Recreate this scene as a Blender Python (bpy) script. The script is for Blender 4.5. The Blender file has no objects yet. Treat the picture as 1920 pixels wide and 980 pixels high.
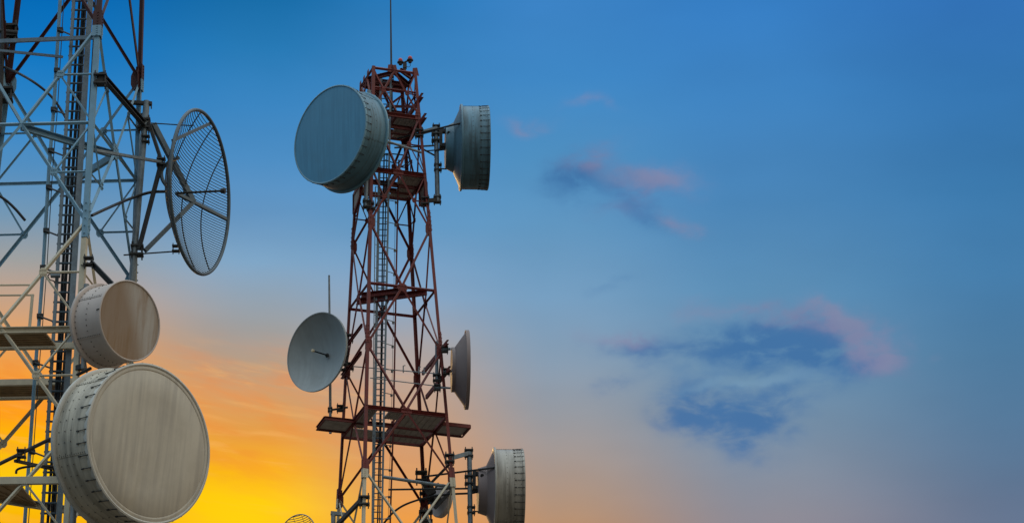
import bpy, bmesh, math, random
from mathutils import Vector, Matrix
random.seed(7)
SC = bpy.context.scene
COL = SC.collection
R_ = math.radians

# ------------------------------------------------------------------ camera
FPX, PITCH, CX, CY = 6500.0, R_(24.0), 700.0, 490.0
CAM = Vector((0, 0, 1.6))
cd = bpy.data.cameras.new('camera')
cd.sensor_width = 36.0
cd.sensor_fit = 'HORIZONTAL'
cd.lens = FPX / 1920 * 36.0
cd.shift_x = (960 - CX) / 1920
cd.clip_start = 0.1
cd.clip_end = 20000
cam = bpy.data.objects.new('camera', cd)
cam.location = CAM
cam.rotation_euler = (R_(90) + PITCH, 0, 0)
COL.objects.link(cam)
SC.camera = cam

FW = Vector((0, math.cos(PITCH), math.sin(PITCH)))
UP = Vector((0, -math.sin(PITCH), math.cos(PITCH)))
RT = Vector((1, 0, 0))
def ray(px, py):
    return (FW + RT * ((px - CX) / FPX) + UP * ((CY - py) / FPX))
def P(px, py, Y):                      # where the view line meets the upright plane at distance Y
    d = ray(px, py)
    return CAM + d * (Y / d.y)
def PZ(px, py, z):                     # ... and where it meets the level z
    d = ray(px, py)
    return CAM + d * ((z - CAM.z) / d.z)
def azel(px, py):
    d = ray(px, py).normalized()
    return math.atan2(d.x, d.y), math.asin(d.z)

# ------------------------------------------------------------------ view settings
SC.view_settings.view_transform = 'Standard'
SC.view_settings.look = 'None'
SC.view_settings.exposure = 0.0
SC.view_settings.gamma = 1.0
SC.view_settings.use_curve_mapping = False
SC.cycles.max_bounces = 5

# ------------------------------------------------------------------ sky
def lin(c):
    return tuple(((v / 255) / 12.92 if v / 255 <= 0.04045 else ((v / 255 + 0.055) / 1.055) ** 2.4) for v in c)

class NB:                              # small node builder
    def __init__(s, nt):
        s.nt = nt
    def n(s, t, **kw):
        x = s.nt.nodes.new(t)
        for k, v in kw.items():
            setattr(x, k, v)
        return x
    def put(s, sock, v):
        if isinstance(v, bpy.types.NodeSocket):
            s.nt.links.new(v, sock)
        else:
            sock.default_value = v
    def m(s, op, a, b=0.0, c=0.0, clamp=False):
        x = s.n('ShaderNodeMath', operation=op)
        x.use_clamp = clamp
        s.put(x.inputs[0], a); s.put(x.inputs[1], b); s.put(x.inputs[2], c)
        return x.outputs[0]
    def remap(s, v, a, b, c=0.0, d=1.0, smooth=True):
        x = s.n('ShaderNodeMapRange')
        x.interpolation_type = 'SMOOTHSTEP' if smooth else 'LINEAR'
        s.put(x.inputs[0], v); s.put(x.inputs[1], a); s.put(x.inputs[2], b); s.put(x.inputs[3], c); s.put(x.inputs[4], d)
        return x.outputs[0]
    def mix(s, f, a, b, mode='MIX'):
        x = s.n('ShaderNodeMix', data_type='RGBA', blend_type=mode)
        s.put(x.inputs[0], f); s.put(x.inputs[6], a); s.put(x.inputs[7], b)
        return x.outputs[2]
    def ramp(s, f, stops, interp='LINEAR'):
        x = s.n('ShaderNodeValToRGB')
        r = x.color_ramp
        r.interpolation = interp
        while len(r.elements) > 1:
            r.elements.remove(r.elements[-1])
        r.elements[0].position = stops[0][0]; r.elements[0].color = (*stops[0][1], 1)
        for p, c in stops[1:]:
            e = r.elements.new(p); e.color = (*c, 1)
        s.put(x.inputs[0], f)
        return x.outputs[0]
    def noise(s, vec, scale, detail=4, rough=0.55, dist=0.0):
        x = s.n('ShaderNodeTexNoise')
        s.put(x.inputs['Vector'], vec); x.inputs['Scale'].default_value = scale
        x.inputs['Detail'].default_value = detail; x.inputs['Roughness'].default_value = rough
        x.inputs['Distortion'].default_value = dist
        return x.outputs[0]
    def comb(s, x_, y_, z_):
        x = s.n('ShaderNodeCombineXYZ')
        s.put(x.inputs[0], x_); s.put(x.inputs[1], y_); s.put(x.inputs[2], z_)
        return x.outputs[0]

W = bpy.data.worlds.new('World')
SC.world = W
W.use_nodes = True
W.node_tree.nodes.clear()
nb = NB(W.node_tree)
SUN_AZ, SUN_EL = R_(-11.0), R_(18.0)
tc = nb.n('ShaderNodeTexCoord').outputs['Generated']
sx = nb.n('ShaderNodeSeparateXYZ'); nb.put(sx.inputs[0], tc)
az = nb.m('ARCTAN2', sx.outputs[0], sx.outputs[1])
el = nb.m('ARCSINE', sx.outputs[2])
EL0, EL1 = azel(CX, 1900)[1], azel(CX, -300)[1]
elf = nb.remap(el, EL0, EL1, smooth=False)
def elpos(y):
    return (azel(CX, y)[1] - EL0) / (EL1 - EL0)
SKY = [   # column x, [(row y, colour)]
    (60,   [(-300, (0, 70, 140)), (0, (3, 103, 178)), (120, (18, 120, 195)), (230, (48, 135, 202)), (330, (85, 145, 195)), (420, (115, 150, 178)), (500, (158, 160, 160)), (570, (198, 165, 140)), (640, (228, 165, 105)), (720, (248, 160, 55)), (790, (254, 160, 20)), (850, (255, 190, 0)), (920, (255, 212, 0)), (980, (255, 186, 0)), (1100, (255, 160, 5))]),
    (490,  [(-300, (10, 85, 150)), (0, (28, 118, 182)), (90, (42, 130, 194)), (200, (62, 140, 203)), (300, (82, 150, 208)), (400, (105, 158, 205)), (490, (126, 165, 198)), (560, (147, 163, 178)), (620, (160, 159, 158)), (690, (188, 158, 130)), (760, (214, 158, 99)), (830, (238, 163, 60)), (880, (253, 182, 26)), (930, (255, 203, 16)), (1000, (255, 206, 14)), (1100, (250, 160, 10))]),
    (760,  [(-300, (20, 90, 160)), (0, (45, 128, 195)), (150, (66, 142, 205)), (300, (84, 152, 209)), (430, (106, 162, 207)), (560, (138, 168, 198)), (650, (170, 165, 165)), (740, (190, 161, 140)), (820, (206, 159, 121)), (900, (219, 157, 100)), (980, (236, 156, 68)), (1100, (240, 150, 50))]),
    (1040, [(-300, (30, 95, 165)), (0, (62, 136, 205)), (150, (66, 142, 207)), (300, (84, 152, 205)), (430, (102, 158, 202)), (560, (118, 158, 192)), (680, (134, 155, 176)), (780, (150, 153, 160)), (860, (164, 151, 145)), (930, (174, 147, 128)), (980, (182, 144, 114)), (1100, (200, 140, 95))]),
    (1400, [(-300, (30, 90, 170)), (0, (56, 130, 204)), (200, (66, 137, 200)), (400, (79, 140, 192)), (560, (94, 145, 185)), (700, (108, 146, 176)), (820, (122, 145, 168)), (900, (132, 142, 158)), (980, (140, 138, 148)), (1100, (145, 130, 140))]),
    (1900, [(-300, (35, 85, 165)), (0, (52, 118, 192)), (200, (56, 124, 188)), (400, (62, 126, 180)), (560, (70, 126, 172)), (700, (78, 124, 162)), (820, (86, 123, 157)), (900, (92, 121, 152)), (980, (100, 119, 147)), (1100, (104, 116, 140))]),
]
cur = None; px0 = None
for px, st in SKY:
    if px > 400:
        st = [(y, tuple(int(v * 0.955) for v in c) if y <= 430 else c) for y, c in st]
    st = st + [(1350, tuple(int(v * 0.8 + 10) for v in st[-1][1])), (1900, (118, 78, 62))]
    stops = sorted((max(0, min(1, elpos(y))), lin(c)) for y, c in st)
    c = nb.ramp(elf, stops)
    if cur is None:
        cur = c
    else:
        f = nb.remap(az, azel(px0, 490)[0], azel(px, 490)[0])
        cur = nb.mix(f, cur, c)
    px0 = px
cur = nb.mix(nb.remap(az, -0.45, -0.16), (0.22, 0.19, 0.22, 1), cur)
# clouds, in angles measured from the middle of the cloud bank (1 unit = 100 px of the photograph)
A0, E0 = azel(1400, 640)
U = 100.0 / FPX
cu = nb.m('MULTIPLY', nb.m('SUBTRACT', az, A0), math.cos(E0) / U)
cv = nb.m('DIVIDE', nb.m('SUBTRACT', el, E0), U)
cvec = nb.comb(cu, nb.m('MULTIPLY', cv, 1.35), 0.0)
warp = nb.noise(cvec, 0.75, 5, 0.52, 0.2)
warp2 = nb.noise(nb.comb(nb.m('ADD', cu, 31.7), nb.m('MULTIPLY', cv, 1.3), 2.0), 0.7, 5, 0.52, 0.2)
fine = nb.noise(nb.comb(nb.m('MULTIPLY', cu, 0.8), nb.m('MULTIPLY', cv, 1.5), 5.0), 1.6, 6, 0.55, 0.3)
du = nb.m('MULTIPLY', nb.m('SUBTRACT', warp, 0.5), 1.5)
dv = nb.m('MULTIPLY', nb.m('SUBTRACT', warp2, 0.5), 1.1)
def blob(x, y, rx, ry, tilt=0.0, k=1.0):
    u0, v0 = (x - 1400) / 100.0, (640 - y) / 100.0
    a = nb.m('ADD', nb.m('SUBTRACT', cu, u0), du)
    b = nb.m('ADD', nb.m('SUBTRACT', cv, v0), dv)
    t = R_(tilt)
    p = nb.m('ADD', nb.m('MULTIPLY', a, math.cos(t) / (rx / 100)), nb.m('MULTIPLY', b, math.sin(t) / (rx / 100)))
    q = nb.m('ADD', nb.m('MULTIPLY', a, -math.sin(t) / (ry / 100)), nb.m('MULTIPLY', b, math.cos(t) / (ry / 100)))
    r2 = nb.m('ADD', nb.m('MULTIPLY', p, p), nb.m('MULTIPLY', q, q))
    return nb.m('MULTIPLY', nb.m('EXPONENT', nb.m('MULTIPLY', r2, -1.0)), k)
def total(bl):
    s = bl[0]
    for b in bl[1:]:
        s = nb.m('ADD', s, b)
    # ragged: multiply by the fine noise
    s = nb.m('MULTIPLY', s, nb.remap(fine, 0.28, 0.66, 0.5, 1.4))
    return nb.remap(s, 0.0, 1.55)
dark = total([blob(1540, 662, 110, 55, -14, 1.5), blob(1400, 655, 130, 42, 8, 0.5), blob(1285, 750, 70, 52, 0, 1.05), blob(1385, 800, 85, 72, -18, 1.15), blob(1470, 752, 55, 38, 0, 0.6),
              blob(1070, 332, 60, 42, 30, 0.7), blob(1115, 290, 75, 40, 20, 0.65), blob(1200, 330, 110, 30, -14, 0.35), blob(1165, 368, 55, 34, 0, 0.8), blob(1250, 375, 60, 30, 0, 0.45), blob(1250, 640, 110, 36, 0, 0.5), blob(1420, 640, 120, 46, 5, 0.5), blob(1250, 415, 60, 24, -12, 0.5), blob(1150, 525, 60, 14, 0, 0.4), blob(1190, 640, 60, 22, 0, 0.6), blob(1150, 705, 50, 14, 20, 0.4)])
pink = total([blob(1610, 640, 90, 36, -38, 1.1), blob(1480, 595, 160, 26, -6, 0.8), blob(1640, 690, 34, 34, 0, 0.6), blob(1180, 622, 80, 22, -8, 0.9), blob(1300, 590, 70, 22, 8, 0.35),
              blob(1252, 342, 72, 26, -4, 1.0), blob(1125, 275, 75, 30, 15, 0.7), blob(1180, 310, 70, 26, -10, 0.35), blob(1295, 418, 42, 22, -20, 0.8), blob(995, 215, 50, 15, -6, 0.75), blob(1110, 185, 55, 15, 0, 0.6), blob(1160, 385, 60, 22, 0, 0.45), blob(1550, 570, 45, 18, -20, 0.3), blob(1765, 695, 22, 12, 0, 0.3)])
lightc = total([blob(1400, 718, 140, 13, 3, 1.2), blob(1310, 690, 80, 20, 0, 0.6)])
cur = nb.mix(nb.m('MULTIPLY', dark, 0.86), cur, (*lin((60, 110, 164)), 1))
cur = nb.mix(nb.m('MULTIPLY', lightc, 0.62), cur, (*lin((122, 158, 185)), 1))
cur = nb.mix(nb.m('MULTIPLY', pink, 0.66), cur, (*lin((140, 136, 166)), 1))
# thin streaks in the glow low down
sv = nb.comb(nb.m('MULTIPLY', cu, 0.35), nb.m('ADD', nb.m('MULTIPLY', cv, 1.6), nb.m('MULTIPLY', cu, 0.28)), 9.0)
streak = nb.remap(nb.noise(sv, 1.5, 6, 0.6, 0.5), 0.38, 0.7)
low = nb.m('MULTIPLY', nb.remap(el, azel(CX, 950)[1], azel(CX, 830)[1], 0.3, 1.0), nb.m('MULTIPLY', nb.remap(el, azel(CX, 600)[1], azel(CX, 720)[1]), nb.remap(az, azel(900, 490)[0], azel(500, 490)[0])))
cur = nb.mix(nb.m('MULTIPLY', nb.m('MULTIPLY', streak, low), 0.4), cur, (*lin((240, 136, 56)), 1))
sv2 = nb.comb(nb.m('MULTIPLY', cu, 0.3), nb.m('ADD', nb.m('MULTIPLY', cv, 2.2), nb.m('MULTIPLY', cu, 0.35)), 21.0)
streak2 = nb.remap(nb.noise(sv2, 1.9, 6, 0.6, 0.5), 0.5, 0.72)
cur = nb.mix(nb.m('MULTIPLY', nb.m('MULTIPLY', streak2, low), 0.3), cur, (*lin((255, 190, 110)), 1))
# a soft unevenness through all of it
un = nb.remap(nb.noise(nb.comb(nb.m('MULTIPLY', cu, 0.4), cv, 3.0), 0.55, 3, 0.5), 0.3, 0.7, 0.95, 1.05, False)
cur = nb.mix(1.0, cur, nb.comb(un, un, un), 'MULTIPLY')
# the rest of the dome: dusk sky texture plus the counter-glow behind the photographer
nish = nb.n('ShaderNodeTexSky', sky_type='NISHITA')
nish.sun_disc = False
nish.sun_elevation = R_(4.0)
nish.sun_rotation = SUN_AZ
nsc = nb.n('ShaderNodeVectorMath', operation='SCALE'); nb.put(nsc.inputs[0], nish.outputs[0]); nsc.inputs[3].default_value = 0.05
side = nb.remap(sx.outputs[0], -0.75, 0.75)
backc = nb.mix(side, (0.11, 0.26, 0.41, 1), (0.93, 0.78, 0.57, 1))
backc = nb.mix(nb.remap(sx.outputs[2], 0.35, 0.92), backc, (1.55, 1.80, 1.95, 1))
backc = nb.mix(0.12, backc, nsc.outputs[0])
front = nb.remap(sx.outputs[1], 0.35, 0.80)
cur = nb.mix(front, backc, cur)
gl = nb.remap(sx.outputs[2], -0.03, 0.01)
cur = nb.mix(gl, (0.03, 0.026, 0.022, 1), cur)
bg = nb.n('ShaderNodeBackground'); nb.put(bg.inputs[0], cur); bg.inputs[1].default_value = 1.0
wo = nb.n('ShaderNodeOutputWorld'); nb.put(wo.inputs[0], bg.outputs[0])

# ------------------------------------------------------------------ sun, just gone low in the glow
sd = bpy.data.lights.new('sun', 'SUN')
sd.energy = 0.45
sd.angle = R_(12)
sd.color = (1.0, 0.62, 0.25)
sun = bpy.data.objects.new('sun', sd)
to_sun = Vector((math.sin(SUN_AZ) * math.cos(SUN_EL), math.cos(SUN_AZ) * math.cos(SUN_EL), math.sin(SUN_EL)))
sun.rotation_euler = to_sun.to_track_quat('Z', 'Y').to_euler()
COL.objects.link(sun)

# ------------------------------------------------------------------ materials
def material(name, base, rough=0.6, metal=0.0, spread=0.25, scale=6.0, stain=None, stain_amt=0.0, streak=None, bump=0.0, spec=0.4, patch=None):
    m = bpy.data.materials.new(name)
    m.use_nodes = True
    nt = m.node_tree; nt.nodes.clear()
    b = NB(nt)
    bs = b.n('ShaderNodeBsdfPrincipled'); out = b.n('ShaderNodeOutputMaterial')
    nt.links.new(bs.outputs[0], out.inputs[0])
    oc = b.n('ShaderNodeTexCoord').outputs['Object']
    n1 = b.noise(oc, scale, 5, 0.6)
    lo = tuple(c * (1 - spread) for c in base); hi = tuple(min(1, c * (1 + spread)) for c in base)
    col = b.mix(b.remap(n1, 0.3, 0.7), (*lo, 1), (*hi, 1))
    if streak:
        amt, sxs, szs, tilt, c2 = streak
        mp = b.n('ShaderNodeMapping'); b.put(mp.inputs[0], oc)
        mp.inputs['Rotation'].default_value = (0, R_(tilt), 0)
        mp.inputs['Scale'].default_value = (0.7, sxs, szs) if 'sheet' in name else (sxs, 1, szs)
        ns = b.noise(mp.outputs[0], 1.0, 7, 0.62, 0.15)
        big = b.noise(oc, 1.1, 4, 0.55)
        f = b.m('MULTIPLY', b.remap(ns, 0.40, 0.66), b.remap(big, 0.30, 0.62, 0.35, 1.0))
        col = b.mix(b.m('MULTIPLY', f, amt), col, (*c2, 1))
    if patch:                                                # one large stain with a ragged diagonal edge
        sp = b.n('ShaderNodeSeparateXYZ'); b.put(sp.inputs[0], oc)
        u = b.m('ADD', b.m('MULTIPLY', sp.outputs[0], 1.0), b.m('MULTIPLY', sp.outputs[2], 0.45))
        u = b.m('ADD', u, b.m('MULTIPLY', b.m('SUBTRACT', ns, 0.5), 0.9))
        col = b.mix(b.m('MULTIPLY', b.remap(u, 0.28, -0.12), patch[1]), col, (*patch[0], 1))
    if stain:
        n2 = b.noise(oc, scale * 0.35, 6, 0.65, 0.3)
        col = b.mix(b.m('MULTIPLY', b.remap(n2, 0.52, 0.74), stain_amt), col, (*stain, 1))
    b.put(bs.inputs['Base Color'], col)
    bs.inputs['Metallic'].default_value = metal
    b.put(bs.inputs['Roughness'], b.remap(n1, 0.2, 0.8, rough - 0.08, min(1, rough + 0.1)))
    bs.inputs['Specular IOR Level'].default_value = spec
    if bump:
        bp = b.n('ShaderNodeBump'); bp.inputs['Strength'].default_value = bump; bp.inputs['Distance'].default_value = 0.01
        b.put(bp.inputs['Height'], b.noise(oc, scale * 4, 4, 0.6)); b.put(bs.inputs['Normal'], bp.outputs[0])
    return m
M = {}
M['red'] = material('red_paint', (0.125, 0.015, 0.012), 0.55, 0, 0.25, 5, (0.07, 0.02, 0.015), 0.6)
M['darkred'] = material('faded_dark_red_paint', (0.042, 0.008, 0.008), 0.6, 0, 0.25, 5, (0.03, 0.012, 0.01), 0.6)
M['cool_tint'] = material('cool_tinted_white_paint', (0.15, 0.29, 0.40), 0.55, 0, 0.12, 4, (0.11, 0.17, 0.20), 0.5)  # cool tint of the upper light put into the base colour
M['mesh'] = material('dark_blue_grey_mesh_steel', (0.075, 0.105, 0.13), 0.5, 0.3, 0.2, 8)
M['ladder'] = material('dark_ladder_steel', (0.055, 0.08, 0.10), 0.5, 0.2, 0.2, 8)
M['deck_glow_tint'] = material('glow_tinted_deck_plate', (0.38, 0.27, 0.16), 0.75, 0, 0.2, 4, (0.2, 0.12, 0.07), 0.5)  # orange-brown glow under the deck put into the base colour, random rust stains
M['white'] = material('weathered_warm_tinted_white_paint', (0.49, 0.44, 0.33), 0.6, 0, 0.12, 4, (0.30, 0.25, 0.19), 0.5)  # weathered white, with the warm tint of the low light put into its colour
M['grey'] = material('galvanised_steel', (0.20, 0.22, 0.23), 0.5, 0.35, 0.2, 8, (0.11, 0.11, 0.10), 0.5)
M['pipe'] = material('grey_blue_pipe_steel', (0.15, 0.19, 0.22), 0.5, 0.3, 0.2, 8, (0.09, 0.09, 0.09), 0.5)
M['dark'] = material('blackened_steel', (0.030, 0.030, 0.030), 0.6, 0.2, 0.3, 8)
M['black'] = material('black_cable_jacket', (0.012, 0.012, 0.013), 0.55, 0, 0.2, 6)
M['deck'] = material('grey_deck_plate', (0.40, 0.35, 0.32), 0.7, 0.0, 0.15, 5, (0.16, 0.13, 0.11), 0.5)
M['radome_cream'] = material('weathered_cream_radome', (0.48, 0.44, 0.365), 0.65, 0, 0.07, 2, (0.37, 0.31, 0.22), 0.45, (0.6, 7.5, 0.35, -4, (0.31, 0.285, 0.25)), 0.05)
M['radome_brown'] = material('rust_stained_radome', (0.36, 0.33, 0.30), 0.7, 0, 0.08, 2, (0.24, 0.15, 0.08), 0.4, (0.85, 6.5, 0.7, 30, (0.22, 0.14, 0.08)), 0.05, patch=((0.19, 0.105, 0.045), 0.68))
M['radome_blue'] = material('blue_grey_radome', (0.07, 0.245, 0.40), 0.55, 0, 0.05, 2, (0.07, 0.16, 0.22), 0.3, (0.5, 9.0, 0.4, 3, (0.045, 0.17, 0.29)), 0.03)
M['shroud_cream'] = material('weathered_cream_sheet_metal', (0.47, 0.42, 0.33), 0.5, 0.0, 0.08, 2.5, (0.25, 0.23, 0.19), 0.35, (0.75, 9.0, 0.8, 0, (0.13, 0.115, 0.085)), 0.03)
M['shroud_pink'] = material('chalky_white_sheet_metal', (0.47, 0.40, 0.36), 0.6, 0.0, 0.06, 2.5, (0.34, 0.28, 0.24), 0.35)
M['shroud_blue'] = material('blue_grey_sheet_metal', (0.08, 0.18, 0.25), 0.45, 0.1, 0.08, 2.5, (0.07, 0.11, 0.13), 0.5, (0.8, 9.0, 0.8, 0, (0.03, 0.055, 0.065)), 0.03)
M['shroud_steel'] = material('dull_aluminium_sheet', (0.34, 0.32, 0.28), 0.45, 0.15, 0.08, 2.5, (0.19, 0.18, 0.16), 0.4, (0.7, 9.0, 0.8, 0, (0.11, 0.095, 0.075)), 0.03)
M['rim'] = material('pale_rim_metal', (0.46, 0.45, 0.41), 0.5, 0.1, 0.1, 4)
M['rim_blue'] = material('blue_grey_rim_metal', (0.13, 0.26, 0.34), 0.5, 0.1, 0.1, 4)
M['dish'] = material('slate_painted_dish', (0.30, 0.335, 0.345), 0.5, 0, 0.06, 1.5, (0.21, 0.22, 0.215), 0.5, (0.4, 5.0, 0.4, 6, (0.21, 0.225, 0.22)))
M['dish_back'] = material('mauve_grey_painted_dish', (0.20, 0.155, 0.15), 0.6, 0, 0.06, 1.5)
M['rivet'] = material('dark_rivet_steel', (0.11, 0.105, 0.095), 0.5, 0.3, 0.2, 8)
M['lens'] = material('red_lamp_glass', (0.35, 0.012, 0.02), 0.15, 0, 0.1, 4)
M['buff'] = material('buff_plastic', (0.55, 0.45, 0.30), 0.5, 0, 0.1, 4)
M['ground'] = material('pale_gravel_soil', (0.075, 0.06, 0.042), 0.95, 0, 0.35, 0.05, (0.06, 0.065, 0.035), 0.6)
M['concrete'] = material('concrete', (0.32, 0.31, 0.29), 0.85, 0, 0.12, 3)

# ------------------------------------------------------------------ mesh helpers
def frame(d, hint=Vector((0, 0, 1))):
    d = d.normalized()
    h = hint - d * hint.dot(d)
    if h.length < 1e-4:
        h = Vector((1, 0, 0)) - d * d.x
        if h.length < 1e-4:
            h = Vector((0, 1, 0)) - d * d.y
    h.normalize()
    return h, d.cross(h)
def prism(bm, p0, p1, poly, e1, e2, mi=0):
    a = [bm.verts.new(p0 + e1 * u + e2 * v) for u, v in poly]
    b = [bm.verts.new(p1 + e1 * u + e2 * v) for u, v in poly]
    n = len(poly)
    fs = [bm.faces.new((a[i], a[(i + 1) % n], b[(i + 1) % n], b[i])) for i in range(n)]
    fs.append(bm.faces.new(a[::-1])); fs.append(bm.faces.new(b))
    for f in fs:
        f.material_index = mi
def bar(bm, p0, p1, w, h, hint=Vector((0, 0, 1)), mi=0):     # h along the hint, w across it
    e1, e2 = frame(p1 - p0, hint)
    prism(bm, p0, p1, [(-h / 2, -w / 2), (h / 2, -w / 2), (h / 2, w / 2), (-h / 2, w / 2)], e1, e2, mi)
def angle(bm, p0, p1, a, t, inward, mi=0):                   # rolled steel angle opening towards `inward`
    e1, e2 = frame(p1 - p0, inward)
    u, v = (e1 + e2) / math.sqrt(2), (e1 - e2) / math.sqrt(2)
    o = -(u + v) * a * 0.3
    prism(bm, p0 + o, p1 + o, [(0, 0), (a, 0), (a, t), (t, t), (t, a), (0, a)], u, v, mi)
def channel(bm, p0, p1, w, h, t, hint=Vector((0, 0, 1)), mi=0):
    e1, e2 = frame(p1 - p0, hint)
    prism(bm, p0, p1, [(-h / 2, -w / 2), (h / 2, -w / 2), (h / 2, w / 2), (h / 2 - t, w / 2), (h / 2 - t, -w / 2 + t), (-h / 2 + t, -w / 2 + t), (-h / 2 + t, w / 2), (-h / 2, w / 2)], e1, e2, mi)
def tube(bm, pts, r, n=8, mi=0, closed=False):
    pts = [Vector(p) for p in pts]
    k = len(pts)
    rings = []
    e1 = None
    for i, p in enumerate(pts):
        if closed:
            d = pts[(i + 1) % k] - pts[i - 1]
        else:
            d = pts[min(i + 1, k - 1)] - pts[max(i - 1, 0)]
        d.normalize()
        if e1 is None:
            e1, e2 = frame(d)
        else:
            e1 = (e1 - d * e1.dot(d)).normalized(); e2 = d.cross(e1)
        rr = r[i] if isinstance(r, (list, tuple)) else r
        rings.append([bm.verts.new(p + (e1 * math.cos(2 * math.pi * j / n) + e2 * math.sin(2 * math.pi * j / n)) * rr) for j in range(n)])
    for i in range(k if closed else k - 1):
        a, b = rings[i], rings[(i + 1) % k]
        for j in range(n):
            f = bm.faces.new((a[j], a[(j + 1) % n], b[(j + 1) % n], b[j])); f.material_index = mi; f.smooth = True
    if not closed:
        f = bm.faces.new(rings[0][::-1]); f.material_index = mi
        f = bm.faces.new(rings[-1]); f.material_index = mi
def lathe(bm, prof, n=96, mi=0, axis='Y'):                   # prof: (along axis, radius)
    rings = []
    for y, r in prof:
        if r < 1e-6:
            v = bm.verts.new((0, y, 0) if axis == 'Y' else (0, 0, y)); rings.append([v] * n)
        else:
            ring = []
            for j in range(n):
                a = 2 * math.pi * j / n
                ring.append(bm.verts.new((r * math.cos(a), y, r * math.sin(a)) if axis == 'Y' else (r * math.cos(a), r * math.sin(a), y)))
            rings.append(ring)
    for a, b in zip(rings, rings[1:]):
        for j in range(n):
            q = [a[j], a[(j + 1) % n], b[(j + 1) % n], b[j]]
            u = []
            for v in q:
                if v not in u:
                    u.append(v)
            if len(u) > 2:
                f = bm.faces.new(u); f.material_index = mi; f.smooth = True
def box(bm, c, sx_, sy_, sz_, mi=0, rot=None):
    vs = []
    for x in (-1, 1):
        for y in (-1, 1):
            for z in (-1, 1):
                v = Vector((x * sx_ / 2, y * sy_ / 2, z * sz_ / 2))
                if rot is not None:
                    v = rot @ v
                vs.append(bm.verts.new(v + Vector(c)))
    for q in ((0, 1, 3, 2), (4, 6, 7, 5), (0, 4, 5, 1), (2, 3, 7, 6), (0, 2, 6, 4), (1, 5, 7, 3)):
        f = bm.faces.new([vs[i] for i in q]); f.material_index = mi
def poly_slab(bm, pts, thick, mi=0):                         # flat polygon given its own thickness along its normal
    pts = [Vector(p) for p in pts]
    nrm = (pts[1] - pts[0]).cross(pts[2] - pts[0]).normalized() * thick / 2
    a = [bm.verts.new(p - nrm) for p in pts]; b = [bm.verts.new(p + nrm) for p in pts]
    n = len(pts)
    fs = [bm.faces.new((a[i], a[(i + 1) % n], b[(i + 1) % n], b[i])) for i in range(n)]
    fs += [bm.faces.new(a[::-1]), bm.faces.new(b)]
    for f in fs:
        f.material_index = mi

MATW = {}                                                    # object name -> world matrix
def empty(name, loc, label, cat, group=None, rz=0.0, rx=0.0):
    o = bpy.data.objects.new(name, None)
    o.empty_display_size = 0.2
    COL.objects.link(o)
    o.location = loc
    o.rotation_euler = (rx, 0, rz)
    MATW[o.name] = Matrix.Translation(loc) @ Matrix.Rotation(rz, 4, 'Z') @ Matrix.Rotation(rx, 4, 'X')
    o['label'] = label; o['category'] = cat
    if group:
        o['group'] = group
    return o
def part(name, bm, mats, parent=None, world=True, sharp=35):
    """Link bm as one mesh. World-space geometry is moved into its parent's space; a part's origin is its parent's."""
    if parent is not None:
        mw = MATW[parent.name]
        if world:
            bm.transform(mw.inverted())
    bmesh.ops.recalc_face_normals(bm, faces=bm.faces)
    me = bpy.data.meshes.new(name)
    bm.to_mesh(me); bm.free()
    for m in (mats if isinstance(mats, (list, tuple)) else [mats]):
        me.materials.append(m)
    if any(p.use_smooth for p in me.polygons):
        try:
            me.set_sharp_from_angle(angle=R_(sharp))
        except Exception:
            pass
    o = bpy.data.objects.new(name, me)
    COL.objects.link(o)
    if parent is not None:
        o.parent = parent
        MATW[o.name] = MATW[parent.name]
    else:
        MATW[o.name] = Matrix.Identity(4)
    return o
def tag(o, label, cat, group=None):
    o['label'] = label; o['category'] = cat
    if group:
        o['group'] = group
    return o
def thing_mesh(name, bm, mats, label, cat, base, group=None):  # a thing that is one mesh, its origin at its base
    bm.transform(Matrix.Translation(-Vector(base)))
    o = part(name, bm, mats)
    o.location = base
    MATW[o.name] = Matrix.Translation(base)
    return tag(o, label, cat, group)
def sub(name, mats, parent, fn):
    bm = bmesh.new(); fn(bm)
    return part(name, bm, mats, parent)
def curve(pts, n=10):                                        # Catmull-Rom through the points
    pts = [Vector(p) for p in pts]
    q = [pts[0] * 2 - pts[1]] + pts + [pts[-1] * 2 - pts[-2]]
    out = []
    for i in range(1, len(q) - 2):
        for k in range(n):
            t = k / n
            a, b, c, d = q[i - 1], q[i], q[i + 1], q[i + 2]
            out.append(0.5 * ((2 * b) + (c - a) * t + (2 * a - 5 * b + 4 * c - d) * t * t + (3 * b - a - 3 * c + d) * t ** 3))
    out.append(pts[-1])
    return out
Z = Vector((0, 0, 1))

# ------------------------------------------------------------------ ground
bm = bmesh.new()
nx = 40
gv = [[bm.verts.new((-3000 + 6000 * i / nx, -1500 + 6000 * j / nx, 0)) for j in range(nx + 1)] for i in range(nx + 1)]
for i in range(nx):
    for j in range(nx):
        bm.faces.new((gv[i][j], gv[i + 1][j], gv[i + 1][j + 1], gv[i][j + 1]))
g = part('ground', bm, M['ground']); g['kind'] = 'structure'

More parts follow.
